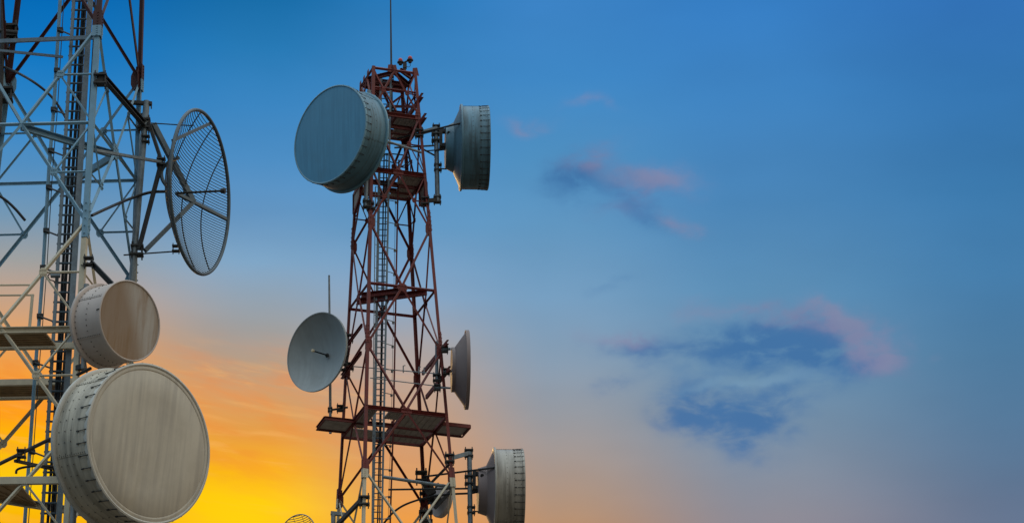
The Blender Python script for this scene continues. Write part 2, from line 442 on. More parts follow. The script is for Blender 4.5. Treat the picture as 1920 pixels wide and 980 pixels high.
# ------------------------------------------------------------------ lattice tower helpers
class Tower:
    """Four straight legs; corner(k, z) for k in 0..3 = near, right, far, left of the plan."""
    def __init__(s, root, corner, leg, brace, second, paint):
        s.root, s.corner, s.leg, s.brace, s.second, s.paint = root, corner, leg, brace, second, paint
    def centre(s, z):
        return sum((s.corner(k, z) for k in range(4)), Vector()) / 4
    def inward(s, p):
        v = s.centre(p.z) - p
        v.z = 0
        return v
    def mid(s, k, z):
        return (s.corner(k, z) + s.corner((k + 1) % 4, z)) / 2
    def member(s, name, p0, p1, size, mat=None):
        m = mat or s.paint((p0.z + p1.z) / 2)
        bm = bmesh.new()
        angle(bm, p0, p1, size, max(0.007, size * 0.13), s.inward((p0 + p1) / 2))
        return part(name, bm, m, s.root)
    def gusset(s, p, k, w, h, mat=None):                     # plate lying in face k
        a = (s.corner((k + 1) % 4, p.z) - s.corner(k, p.z)).normalized()
        nrm = a.cross(Z).normalized()
        if nrm.dot(s.inward(p)) > 0:
            nrm = -nrm
        c = p + nrm * 0.012
        bm = bmesh.new()
        pts = [(-w, -h * 0.4), (-w * 0.5, -h), (w * 0.5, -h), (w, -h * 0.4), (w, h * 0.4), (w * 0.5, h), (-w * 0.5, h), (-w, h * 0.4)]
        poly_slab(bm, [c + a * x + Z * y for x, y in pts], 0.012)
        for x in (-0.55, 0, 0.55):                           # bolt heads
            for y in (-0.5, 0.5):
                q = c + a * (x * w) + Z * (y * h)
                tube(bm, [q + nrm * 0.004, q + nrm * 0.022], 0.012, 6)
        return part('gusset_plate', bm, mat or s.paint(p.z), s.root)
    def legs(s, ztop, zb, splits):
        zs = sorted([ztop, zb] + [q for q in splits if zb < q < ztop])
        for k in range(4):
            bm = bmesh.new()
            mats = []
            for i, (a, b) in enumerate(zip(zs, zs[1:])):
                m = s.paint((a + b) / 2)
                if m not in mats:
                    mats.append(m)
                p0, p1 = s.corner(k, a), s.corner(k, b)
                angle(bm, p0, p1, s.leg, s.leg * 0.13, s.inward(p0), mats.index(m))
            part('leg', bm, mats, s.root)
    def splice(s, k, z, h, mat, w=None):                     # bolted cover plate round a leg
        p0, p1 = s.corner(k, z - h / 2), s.corner(k, z + h / 2)
        bm = bmesh.new()
        inn = s.inward(p0)
        angle(bm, p0 - inn.normalized() * 0.012, p1 - inn.normalized() * 0.012, w or s.leg * 1.12, s.leg * 0.12, inn)
        e1, e2 = frame(p1 - p0, inn)
        u, v = (e1 + e2) / math.sqrt(2), (e1 - e2) / math.sqrt(2)
        for i in range(5):
            p = p0.lerp(p1, (i + 0.5) / 5)
            for q, nn in ((u, v), (v, u)):
                c = p - inn.normalized() * 0.012 + q * s.leg * 0.25 - nn * s.leg * 0.34
                tube(bm, [c, c - nn * 0.03], 0.014, 6)
        part('splice_plate', bm, mat, s.root)

def ppoint(T, z, a, b):                                      # a along near->right, b along near->left
    c = [T.corner(k, z) for k in range(4)]
    return (c[0] * (1 - a) + c[1] * a) * (1 - b) + (c[3] * (1 - a) + c[2] * a) * b

# ================================================================== TOWER A (pale, cropped by the picture's edge)
YA = 56.0
F0 = P(185, 49, YA); zA = F0.z
F3 = P(150, 605, YA - 0.22); zG = F3.z
def corners_px(F, w, dx, dy):
    f = Vector(F); z = f.z
    return f, z
cA = [F0, PZ(263, 150, zA), PZ(13, 158, zA), PZ(-63, 56, zA)]
cG = [F3, PZ(246, 727, zG), PZ(-58, 733, zG), PZ(-153, 610, zG)]
def cornerA(k, z):
    t = (z - zG) / (zA - zG)
    return cG[k].lerp(cA[k], t) if 0 <= t <= 1 else cG[k] + (cA[k] - cG[k]) * t
dzA = (zA - zG) / 3
dzA = (zA - zG) / 3
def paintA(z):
    return M['darkred'] if z > zA else M['cool_tint'] if z > zG + dzA - 0.33 else M['white']  # blue-to-warm shift of the light painted in by height below the red
base = sum((cornerA(k, 0) for k in range(4)), Vector()) / 4
rootA = empty('lattice_tower', base, 'pale lattice tower with dark red upper legs, holding the round mesh dish', 'tower')
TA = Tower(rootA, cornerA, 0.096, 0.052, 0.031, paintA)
ztopA = zA + 2.6 * dzA
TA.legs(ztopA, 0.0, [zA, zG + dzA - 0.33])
def zl(n):
    return zA - n * dzA
def in_view(p, q, m=60):
    for v in (p, q, (p + q) / 2):
        d = v - CAM
        k = FPX / d.dot(FW)
        x, y = CX + d.dot(RT) * k, CY - d.dot(UP) * k
        if -m < x < 1920 + m and -m < y < 980 + m:
            return True
    return False
def kbrace(T, n0, n1, zl, first_corner, second=True, faces=(0, 1, 2, 3)):
    """Half panels n0..n1: legs' nodes on even levels, middle-of-face nodes on odd ones."""
    for n in range(n0, n1):
        za, zb = zl(n), zl(n + 1)
        for k in faces:
            k2 = (k + 1) % 4
            corner_at_a = (n % 2 == 0) == first_corner
            zc, zm = (za, zb) if corner_at_a else (zb, za)
            mid = T.mid(k, zm)
            for kk in (k, k2):
                c = T.corner(kk, zc)
                T.member('diagonal_brace', c, mid, T.brace)
                if second:
                    h = (c + mid) / 2
                    lg = T.corner(kk, (zc + zm) / 2)
                    lm = T.corner(kk, zm)
                    if in_view(h, lg):
                        T.member('secondary_brace', h, lg, T.second)
                        T.member('secondary_brace', h, lm, T.second)
                        T.gusset(h, k, 0.07, 0.08)
def horizontals(T, zs, size):
    for z in zs:
        for k in range(4):
            T.member('horizontal_strut', T.corner(k, z), T.corner((k + 1) % 4, z), size)
kbrace(TA, -2, 0, zl, True, second=False)
kbrace(TA, 0, 6, zl, True)
horizontals(TA, [zl(n) for n in (-1, 1, 5)], 0.052)
for n in (1, 5):
    for k in (0, 1, 2):
        TA.gusset(TA.mid(k, zl(n)), k, 0.14, 0.15)
for n in (0, 2, 4):
    for k in (0, 1, 2):
        for kk in (k, (k + 1) % 4):
            c = TA.corner(kk, zl(n))
            TA.gusset(c + (TA.mid(k, zl(n)) - c).normalized() * 0.08, k, 0.10, 0.22)
for k in (0, 1, 2, 3):
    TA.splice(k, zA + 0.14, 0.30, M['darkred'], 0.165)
    TA.splice(k, zA - 0.12, 0.22, M['cool_tint'], 0.165)
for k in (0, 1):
    TA.splice(k, zl(2) + 0.05, 0.75, M['cool_tint'])
for (a, b) in (((0.0, 0.5), (0.5, 0.0)), ((0.5, 0.0), (1.0, 0.5))):
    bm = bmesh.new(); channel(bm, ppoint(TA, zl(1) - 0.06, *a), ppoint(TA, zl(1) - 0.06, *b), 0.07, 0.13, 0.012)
    part('plan_beam', bm, M['cool_tint'], rootA)
# lower, out of the picture: larger cross-braced panels down to the footings
def lower(T, z1, n):
    for i in range(n):
        za, zb = z1 * (n - i) / n, z1 * (n - i - 1) / n
        for k in range(4):
            k2 = (k + 1) % 4
            T.member('cross_brace', T.corner(k, za), T.corner(k2, zb + 0.05), T.brace * 1.3)
            T.member('cross_brace', T.corner(k2, za), T.corner(k, zb + 0.05), T.brace * 1.3)
            T.member('horizontal_strut', T.corner(k, za), T.corner(k2, za), T.brace * 1.2)
    for k in range(4):
        bm = bmesh.new()
        box(bm, T.corner(k, 0.2), 0.9, 0.9, 0.6)
        part('footing', bm, M['concrete'], T.root)
lower(TA, zl(6), 4)

# platforms of tower A
def platform(T, z, panels, beam_h, beams, mb, md, name='platform', lift=0.0):
    bm = bmesh.new()
    for (a0, b0, a1, b1) in beams:
        channel(bm, ppoint(T, z, a0, b0), ppoint(T, z, a1, b1), beam_h * 0.55, beam_h, 0.012)
    fr = part(name, bm, mb, T.root)
    for pn in panels:
        if isinstance(pn[0], tuple):
            q = [ppoint(T, z + lift, a, b) for a, b in pn]
        else:
            a0, a1, b0, b1 = pn
            q = [ppoint(T, z + lift, a, b) for a, b in ((a0, b0), (a1, b0), (a1, b1), (a0, b1))]
        bm = bmesh.new()
        poly_slab(bm, q, 0.03)
        for i in range(1, 6):                                # stiffening ribs under the plate
            t = i / 6
            bar(bm, q[0].lerp(q[1], t) - Z * 0.026, q[-1].lerp(q[2], t) - Z * 0.026, 0.006, 0.022)
        part('deck_panel', bm, md, fr)
    return fr
edge4 = [(0, 0, 1, 0), (1, 0, 1, 1), (1, 1, 0, 1), (0, 1, 0, 0)]
zg = P(60, 617, cornerA(0, zG).y).z
platform(TA, zg, [(0.02, 0.22, 0.22, 0.98), (0.80, 0.98, 0.05, 0.98)], 0.115, edge4 + [(0.24, 0, 0.24, 1), (0.78, 0, 0.78, 1)], M['white'], M['deck_glow_tint'], lift=-0.01)
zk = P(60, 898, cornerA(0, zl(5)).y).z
platform(TA, zk, [((0.02, 0.96), (0.02, 0.30), (0.34, 0.30))], 0.13, [(0, 0, 0, 1), (0, 0, 1, 0), (0, 1.0, 0.5, 0)], M['white'], M['deck_glow_tint'], lift=0.0)
# guard rail on the upper platform
bm = bmesh.new()
yr = cornerA(0, zG).y + 0.9
for y in (534, 553):
    tube(bm, [P(-90, y + 1, yr), P(64 if y == 553 else 58, y, yr)], 0.018, 8)
bar(bm, P(61, 552, yr), P(53, 640, yr), 0.05, 0.05, Vector((0, 1, 0)))
bar(bm, P(-60, 534, yr), P(-68, 640, yr), 0.05, 0.05, Vector((0, 1, 0)))
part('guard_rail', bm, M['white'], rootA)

# ladder of tower A
def ladder(T, l0, l1, r0, r1, n, mr, railw, rung_r, rung_m, rail_shape='bar', over=0.0):
    """l0,l1: foot and head of one rail, r0,r1 of the other; n rungs."""
    holder = sub('ladder', mr, T.root, lambda bm: bar(bm, l0.lerp(l1, 0.5), r0.lerp(r1, 0.5), 0.03, 0.03))
    for a, b, w in ((l0, l1, railw[0]), (r0, r1, railw[1])):
        bm = bmesh.new()
        bar(bm, a, b, w, 0.06, Vector((0, 1, 0)))
        part('rail', bm, M['pipe'], holder)
    for i in range(n):
        t = (i + 0.5) / n
        bm = bmesh.new()
        a, b = l0.lerp(l1, t), r0.lerp(r1, t)
        d = (b - a).normalized()
        tube(bm, [a - d * over, b + d * over], rung_r, 6)
        part('rung', bm, rung_m, holder)
    return holder
yl = YA + 0.75
LA = lambda py, off=0.0: P(140 - 0.0655 * py + off, py, yl)
lA0, lA1 = P(77, 1010, yl), P(141, -40, yl)
rA0, rA1 = P(108, 1010, yl - 0.12), P(172, -40, yl - 0.12)
ladder(TA, lA0, lA1, rA0, rA1, 58, M['ladder'], (0.06, 0.10), 0.021, M['ladder'], over=0.04)
# ladder continues down to the ground (below the picture)
lgA, rgA = cornerA(0, 0) + Vector((-0.9, 0.9, 0)), cornerA(0, 0) + Vector((-0.55, 0.85, 0))
sub('ladder_rail', M['pipe'], rootA, lambda bm: (bar(bm, lgA, lA0, 0.04, 0.06, Vector((0, 1, 0))), bar(bm, rgA, rA0, 0.11, 0.06, Vector((0, 1, 0)))))
# feeder cables clipped inside the ladder
for i, (f, r) in enumerate(((0.30, 0.026), (0.52, 0.030), (0.72, 0.022))):
    bm = bmesh.new()
    pts = []
    for k in range(14):
        t = k / 13
        p = lA0.lerp(lA1, t).lerp(rA0.lerp(rA1, t), f + 0.03 * math.sin(7 * t + i * 2)) + Vector((0, 0.10, 0))
        pts.append(p)
    pts = [lgA.lerp(rgA, f) + Vector((0, 0.1, 0))] + pts
    tube(bm, pts, r, 8)
    thing_mesh('feeder_cable', bm, M['black'], 'black feeder cable running up behind the rungs of the pale tower\'s ladder', 'cable', pts[0], 'feeder cables on the pale tower ladder')
# single black hose beside the thick rail
bm = bmesh.new()
pts = curve([P(150, 520, yl - 0.3), P(158, 430, yl - 0.3), P(161, 330, yl - 0.3), P(168, 200, yl - 0.3), P(176, 60, yl - 0.3), P(180, -40, yl - 0.3)], 6)
tube(bm, pts, 0.014, 6)
thing_mesh('thin_cable', bm, M['black'], 'thin black cable hanging between the thick ladder rail and the pale front leg', 'cable', pts[0])
# riser pipe with stand-off clamps
yp = YA + 1.15
pp = [(46, 985), (70, 640), (73, 607), (81, 500), (92, 313), (101, 201), (114, -20)]
bm = bmesh.new()
pts = [P(x, y, yp) for x, y in pp]
rt = empty('riser_pipe', Vector((pts[0].x - 0.6, yp - 0.2, 0.0)), 'slender grey pipe rising beside the pale tower\'s ladder on stand-off clamps', 'pipe')
tube(bm, [Vector((pts[0].x - 0.6, yp - 0.2, 0.0))] + pts, 0.034, 10)
part('pipe', bm, M['cool_tint'], rt)
bm = bmesh.new()
tube(bm, [P(x + 7, y, yp - 0.03) for x, y in pp], 0.008, 6)
part('thin_wire', bm, M['dark'], rt)
for (x, y) in ((113, 57), (107, 133), (101, 206), (96, 283), (92, 352), (87, 433), (81, 502), (75, 593), (67, 680), (60, 846), (53, 935)):
    xr = 140 - 0.063 * (y + 8)
    bm = bmesh.new()
    tube(bm, [P(x - 3, y - 1, yp - 0.06), P(xr, y + 10, yl)], 0.016, 8)
    box(bm, P(x, y, yp - 0.02), 0.11, 0.12, 0.07, 0)
    part('stand_off', bm, M['dark'], rt)

# ================================================================== TOWER B (red)
YB = 95.0
CB = {}
def levelB(px, py, w):
    c = P(px, py, YB)
    depth = (c - CAM).dot(FW)
    return c, w / FPX * depth / (2 * math.cos(R_(28.5)))
ctop, rtop = levelB(727.5, 150, 103)
cbot, rbot = levelB(741, 916, 213)
cmid, rmid = levelB(731.5, 344, 131)
def cornerB(k, z):
    a = R_((241.5, 331.5, 61.5, 151.5)[k])
    if z > cmid.z:
        t = (z - cmid.z) / (ctop.z - cmid.z); c = cmid.lerp(ctop, t) if t <= 1 else ctop + (ctop - cmid) * (t - 1); r = rmid + (rtop - rmid) * t
    else:
        t = (z - cbot.z) / (cmid.z - cbot.z); c = cbot + (cmid - cbot) * t; r = rbot + (rmid - rbot) * t
    return Vector((c.x + r * math.cos(a), c.y + r * math.sin(a), z))
zQ = cbot.z
def paintB(z):
    return M['red'] if z > zQ else M['white']
rows = [150, 233, 344, 446, 562, 678, 797, 916, 1034, 1152]
zB = [P(700, y, YB).z for y in rows]
base = sum((cornerB(k, 0) for k in range(4)), Vector()) / 4
rootB = empty('lattice_tower', base, 'red lattice tower topped by a lightning rod and twin red lamps', 'tower')
TB = Tower(rootB, cornerB, 0.092, 0.056, 0.032, paintB)
TB.legs(ctop.z + 0.05, 0.0, [zQ, cmid.z])
# mid-of-face nodes at even index of rows (150, 344, 562, 797, 1034), leg nodes at odd ones
kbrace(TB, 0, 3, lambda n: zB[n], False)
kbrace(TB, 3, 9, lambda n: zB[n], False, second=False)
horizontals(TB, [zB[i] for i in (0, 1, 2, 4, 6, 8)], 0.07)
for i in (2, 4, 6, 8):
    for k in range(4):
        TB.gusset(TB.mid(k, zB[i]) - Z * 0.03, k, 0.16, 0.12, M['red'] if i < 8 else M['white'])
for i in (1, 3, 5, 7):
    for k in range(4):
        for kk in (k, (k + 1) % 4):
            c = TB.corner(kk, zB[i])
            TB.gusset(c + (TB.mid(k, zB[i]) - c).normalized() * 0.06, k, 0.09, 0.24, M['red'])
for k in range(4):
    TB.splice(k, zB[3] + 0.28, 0.7, M['red'])
    TB.splice(k, zB[5] + 0.34, 0.6, M['red'])
    TB.splice(k, zQ + 0.16, 0.32, M['red'], 0.17)
    TB.splice(k, zQ - 0.14, 0.28, M['white'], 0.17)
lower(TB, zB[9], 5)
# plan bracing at the waist and the crown
def chord(T, z, a, b, size, mat):
    bm = bmesh.new(); channel(bm, ppoint(T, z, *a), ppoint(T, z, *b), size * 0.5, size, 0.012)
    return part('plan_beam', bm, mat, T.root)
chord(TB, zB[4] - 0.09, (0.0, 0.38), (0.56, 0.0), 0.16, M['red'])
chord(TB, zB[4] - 0.09, (0.0, 0.62), (0.86, 0.0), 0.18, M['red'])
chord(TB, zB[0] - 0.08, (0.5, 0.0), (1.0, 0.5), 0.14, M['red'])
chord(TB, zB[0] - 0.08, (0.0, 0.5), (1.0, 0.5), 0.14, M['red'])
chord(TB, zB[0] - 0.08, (0.0, 0.75), (1.0, 0.72), 0.14, M['red'])
chord(TB, zB[0] - 0.08, (0.0, 0.5), (0.5, 0.0), 0.14, M['red'])
# extra thin cross members of the crown
for (z0, z1, k, a, b) in ((0, 1, 2, 0.0, 1.0), (0, 1, 2, 1.0, 0.0), (0, 1, 3, 0.1, 0.9), (0, 1, 0, 0.0, 0.5)):
    p = TB.corner(k, zB[z0]).lerp(TB.corner((k + 1) % 4, zB[z0]), a) - Z * 0.1
    q = TB.corner(k, zB[z1]).lerp(TB.corner((k + 1) % 4, zB[z1]), b) + Z * 0.1
    TB.member('diagonal_brace', p, q, 0.05)
zc = zB[0] * 0.55 + zB[1] * 0.45
for k in range(4):
    TB.member('horizontal_strut', TB.corner(k, zc), TB.corner((k + 1) % 4, zc), 0.05)

# bolted plates, stubs and the lamp beam of the crown
for k, a in ((3, 0.0), (3, 0.28), (3, 0.6), (0, 0.42), (0, 0.5), (0, 1.0), (1, 0.4), (2, 0.5)):
    p = TB.corner(k, zB[0]).lerp(TB.corner((k + 1) % 4, zB[0]), a) + Z * 0.06
    d = (TB.corner((k + 1) % 4, zB[0]) - TB.corner(k, zB[0])).normalized()
    bm = bmesh.new()
    poly_slab(bm, [p - d * 0.11 - Z * 0.14, p + d * 0.11 - Z * 0.14, p + d * 0.05 + Z * 0.13, p - d * 0.09 + Z * 0.10], 0.014)
    part('corner_plate', bm, M['red'], rootB)
def crown(a, b, w):
    bm = bmesh.new(); channel(bm, a, b, w * 0.5, w, 0.012); part('crown_beam', bm, M['red'], rootB)
crown(ppoint(TB, zB[0] + 0.05, 0.66, 0.02), ppoint(TB, zB[0] + 0.05, 0.98, 0.30), 0.14)
crown(ppoint(TB, zB[0] - 0.25, 0.02, 0.45), ppoint(TB, zB[0] - 0.25, 0.42, 0.98), 0.13)
crown(ppoint(TB, zB[0] - 0.12, 0.04, 0.80), ppoint(TB, zB[0] - 0.45, 0.45, 0.55), 0.10)
crown(ppoint(TB, zB[1] + 0.35, 0.97, 0.02), ppoint(TB, zB[1] + 0.95, 0.60, 0.97), 0.08)
# platforms of tower B
full = [(0.53, 0.97, 0.04, 0.47), (0.53, 0.97, 0.53, 0.72), (0.53, 0.97, 0.78, 0.96), (0.03, 0.16, 0.05, 0.66), (0.03, 0.47, 0.70, 0.96), (0.30, 0.47, 0.04, 0.28)]
crossb = [(0.50, 0, 0.50, 1), (0, 0.50, 1, 0.50), (0.5, 0.75, 1, 0.75)]
platform(TB, zB[6] - 0.02, full, 0.13, edge4 + crossb, M['red'], M['deck'], lift=-0.01)
platform(TB, zB[2] - 0.02, [(0.60, 0.97, 0.04, 0.42), (0.62, 0.95, 0.80, 0.95), (0.05, 0.25, 0.74, 0.95), (0.68, 0.97, 0.56, 0.72)], 0.15, edge4 + crossb, M['red'], M['deck'], lift=-0.01)
platform(TB, zB[1] - 0.05, [(0.55, 0.97, 0.04, 0.38), (0.64, 0.97, 0.54, 0.72), (0.70, 0.97, 0.79, 0.95)], 0.14, edge4 + crossb, M['red'], M['deck'], lift=-0.01)
# fold-out side platforms of the lower deck
def flap(T, z, pts, h, mb, md):
    bm = bmesh.new()
    n = len(pts)
    for i in range(n):
        channel(bm, pts[i], pts[(i + 1) % n], h * 0.5, h, 0.01)
    fr = part('side_platform', bm, mb, T.root)
    bm = bmesh.new()
    c = sum(pts, Vector()) / n
    poly_slab(bm, [c + (p - c) * 0.94 + Z * (h * 0.1) for p in pts], 0.03)
    part('deck_panel', bm, md, fr)
    return fr
def offp(z, a, b, ea, eb):
    c = [cornerB(k, z) for k in range(4)]
    u = (c[1] - c[0]).normalized(); v = (c[3] - c[0]).normalized()
    return ppoint(TB, z, a, b) + u * ea + v * eb
zf = zB[6] - 0.06
flap(TB, zf, [offp(zf, 0, 0.44, -0.02, 0), offp(zf, 0, 0.80, -0.02, 0), offp(zf, 0, 0.80, -0.92, 0), offp(zf, 0, 0.44, -0.92, 0)], 0.11, M['red'], M['deck'])
flap(TB, zf, [offp(zf, 1, 0.22, 0.02, 0), offp(zf, 1, 0.54, 0.02, 0), offp(zf, 1, 0.54, 0.88, 0), offp(zf, 1, 0.22, 0.88, 0)], 0.11, M['red'], M['deck'])
# folded-down side platforms of the middle deck, hanging against the tower
def hang(T, za, zb_, k, a0, a1, out):
    pts = []
    nrm = None
    for a, z in ((a0, za), (a1, za), (a1, zb_ + 0.3), (a0 * 0.4 + a1 * 0.6 if False else a0, zb_)):
        p = T.corner(k, za).lerp(T.corner((k + 1) % 4, za), a)
        p = Vector((p.x, p.y, z))
        o = -T.inward(p).normalized() * out
        pts.append(p + o)
    bm = bmesh.new()
    for i in range(4):
        bar(bm, pts[i], pts[(i + 1) % 4], 0.10, 0.07, T.inward(pts[i]))
    fr = part('folded_platform', bm, M['red'], T.root)
    c = sum(pts, Vector()) / 4
    bm = bmesh.new(); poly_slab(bm, [c + (p - c) * 0.95 for p in pts], 0.03)
    part('deck_panel', bm, M['deck'], fr)
hang(TB, zB[2] - 0.14, zB[2] - 0.80, 3, 0.06, 0.46, 0.06)
hang(TB, zB[2] - 0.16, zB[2] - 0.95, 1, 0.08, 0.44, 0.05)

# outrigger channels on tower B (unused mounts)
def outrig(pts, s=0.13, mat='red'):
    bm = bmesh.new()
    for a, b in zip(pts, pts[1:]):
        channel(bm, a, b, s * 0.5, s, 0.012)
    return part('mount_channel', bm, M[mat], rootB)
def onface(z, k, a, out=0.07):
    p = TB.corner(k, z).lerp(TB.corner((k + 1) % 4, z), a)
    return p - TB.inward(p).normalized() * out
def zpx(px, py, Y=YB):
    return P(px, py, Y).z
for (y0, a0, a1) in ((655, -0.22, 0.86), (704, -0.2, 0.78)):
    z = zpx(820, y0 - 2, cornerB(1, zB[5]).y)
    outrig([onface(z, 1, a0), onface(z, 1, a1)])
z = zpx(770, 200); outrig([onface(z, 1, -0.18), onface(z, 1, 1.0)], 0.15)
z = zpx(790, 228, cornerB(1, zB[1]).y); outrig([onface(z, 1, -0.25), onface(z, 1, 0.95)], 0.16)
for y0 in (630, 682):
    z = zpx(660, y0 + 4)
    outrig([onface(z, 3, -0.04), onface(z, 3, 0.8)], 0.11)
z = zpx(655, 700, cornerB(3, zB[5]).y); outrig([onface(z, 3, -0.10), onface(z, 3, 0.22)], 0.13)

def rod(a, b, hooks):
    bm = bmesh.new()
    tube(bm, [a, b], 0.016, 6)
    for t in hooks:
        q = a.lerp(b, t)
        tube(bm, [q - Z * 0.06, q + Z * 0.16, q + Z * 0.17 + RT * 0.06], 0.018, 6)
    return part('cross_rod', bm, M['grey'], rootB)
rod(P(657, 686, cornerB(3, zB[5]).y), P(818, 700, cornerB(1, zB[5]).y), (0.62, 0.80, 0.86))
rod(P(694, 708, YB - 0.6), P(842, 726, cornerB(1, zB[5]).y), ())
# ladder of tower B
yb = YB - 0.25
lB0, lB1 = P(698.5, 1000, yb + 0.04), P(714.5, 138, yb + 0.04)
rB0, rB1 = P(715.5, 1000, yb - 0.10), P(733, 138, yb - 0.10)
ladder(TB, lB0, lB1, rB0, rB1, 78, M['ladder'], (0.08, 0.06), 0.017, M['ladder'])
lg, rg = cornerB(0, 0) + Vector((-1.0, 1.2, 0)), cornerB(0, 0) + Vector((-0.6, 1.1, 0))
sub('ladder_rail', M['pipe'], rootB, lambda bm: (bar(bm, lg, lB0, 0.075, 0.06, Vector((0, 1, 0))), bar(bm, rg, rB0, 0.05, 0.06, Vector((0, 1, 0)))))
for i, (f, r) in enumerate(((0.52, 0.022), (0.72, 0.017))):
    bm = bmesh.new()
    pts = [lg.lerp(rg, f) + Vector((0, 0.1, 0))]
    for k in range(13):
        t = k / 12 * 0.82
        pts.append(lB0.lerp(lB1, t).lerp(rB0.lerp(rB1, t), f + 0.05 * math.sin(6 * t + i * 2.4)) + Vector((0, 0.09, 0)))
    tube(bm, pts, r, 8)
    thing_mesh('feeder_cable', bm, M['black'], 'black feeder cable clipped behind the rungs of the red tower\'s ladder', 'cable', pts[0], 'feeder cables on the red tower ladder')
# slim riser pipe with short arms from the ladder
pp = [(731, 1000), (734, 900), (737.5, 800), (741, 620), (746, 360), (748, 300)]
pts = [P(x, y, yb + 0.25) for x, y in pp]
foot = Vector((pts[0].x - 0.5, yb + 0.1, 0))
rt = empty('riser_pipe', foot, 'slim red-brown pipe rising beside the red tower\'s ladder on short arms', 'pipe')
bm = bmesh.new(); tube(bm, [foot] + pts, 0.026, 8); part('pipe', bm, M['red'], rt)
bm = bmesh.new(); tube(bm, [P(x - 4, y, yb + 0.2) for x, y in pp[:-1]], 0.006, 6); part('thin_wire', bm, M['dark'], rt)
for y in (384, 426, 474, 519, 564, 609, 654, 700, 745, 840, 885, 935, 975):
    t = (1000 - y) / 862
    bm = bmesh.new()
    a = rB0.lerp(rB1, t)
    xp = 731 + 15 * (1000 - y) / 640
    tube(bm, [a + Vector((-0.1, 0, 0)), P(xp + 2, y - 5, yb + 0.25)], 0.014, 6)
    box(bm, P(xp - 3, y - 4, yb + 0.22), 0.07, 0.05, 0.06)
    part('stand_off', bm, M['grey'], rt)
# thin verticals between the near leg and the ladder
bm = bmesh.new()
pts = [P(697, 1000, yb - 0.3), P(701, 620, yb - 0.3), P(704, 350, yb - 0.3)]
tube(bm, pts, 0.014, 6)
for i in range(30):
    t = i / 29
    q = pts[0].lerp(pts[2], t)
    tube(bm, [q, q + Vector((0.1, 0.1, 0.02))], 0.009, 5)
thing_mesh('thin_conduit', bm, M['grey'], 'thin grey conduit clipped between the near red leg and the ladder', 'conduit', pts[0])

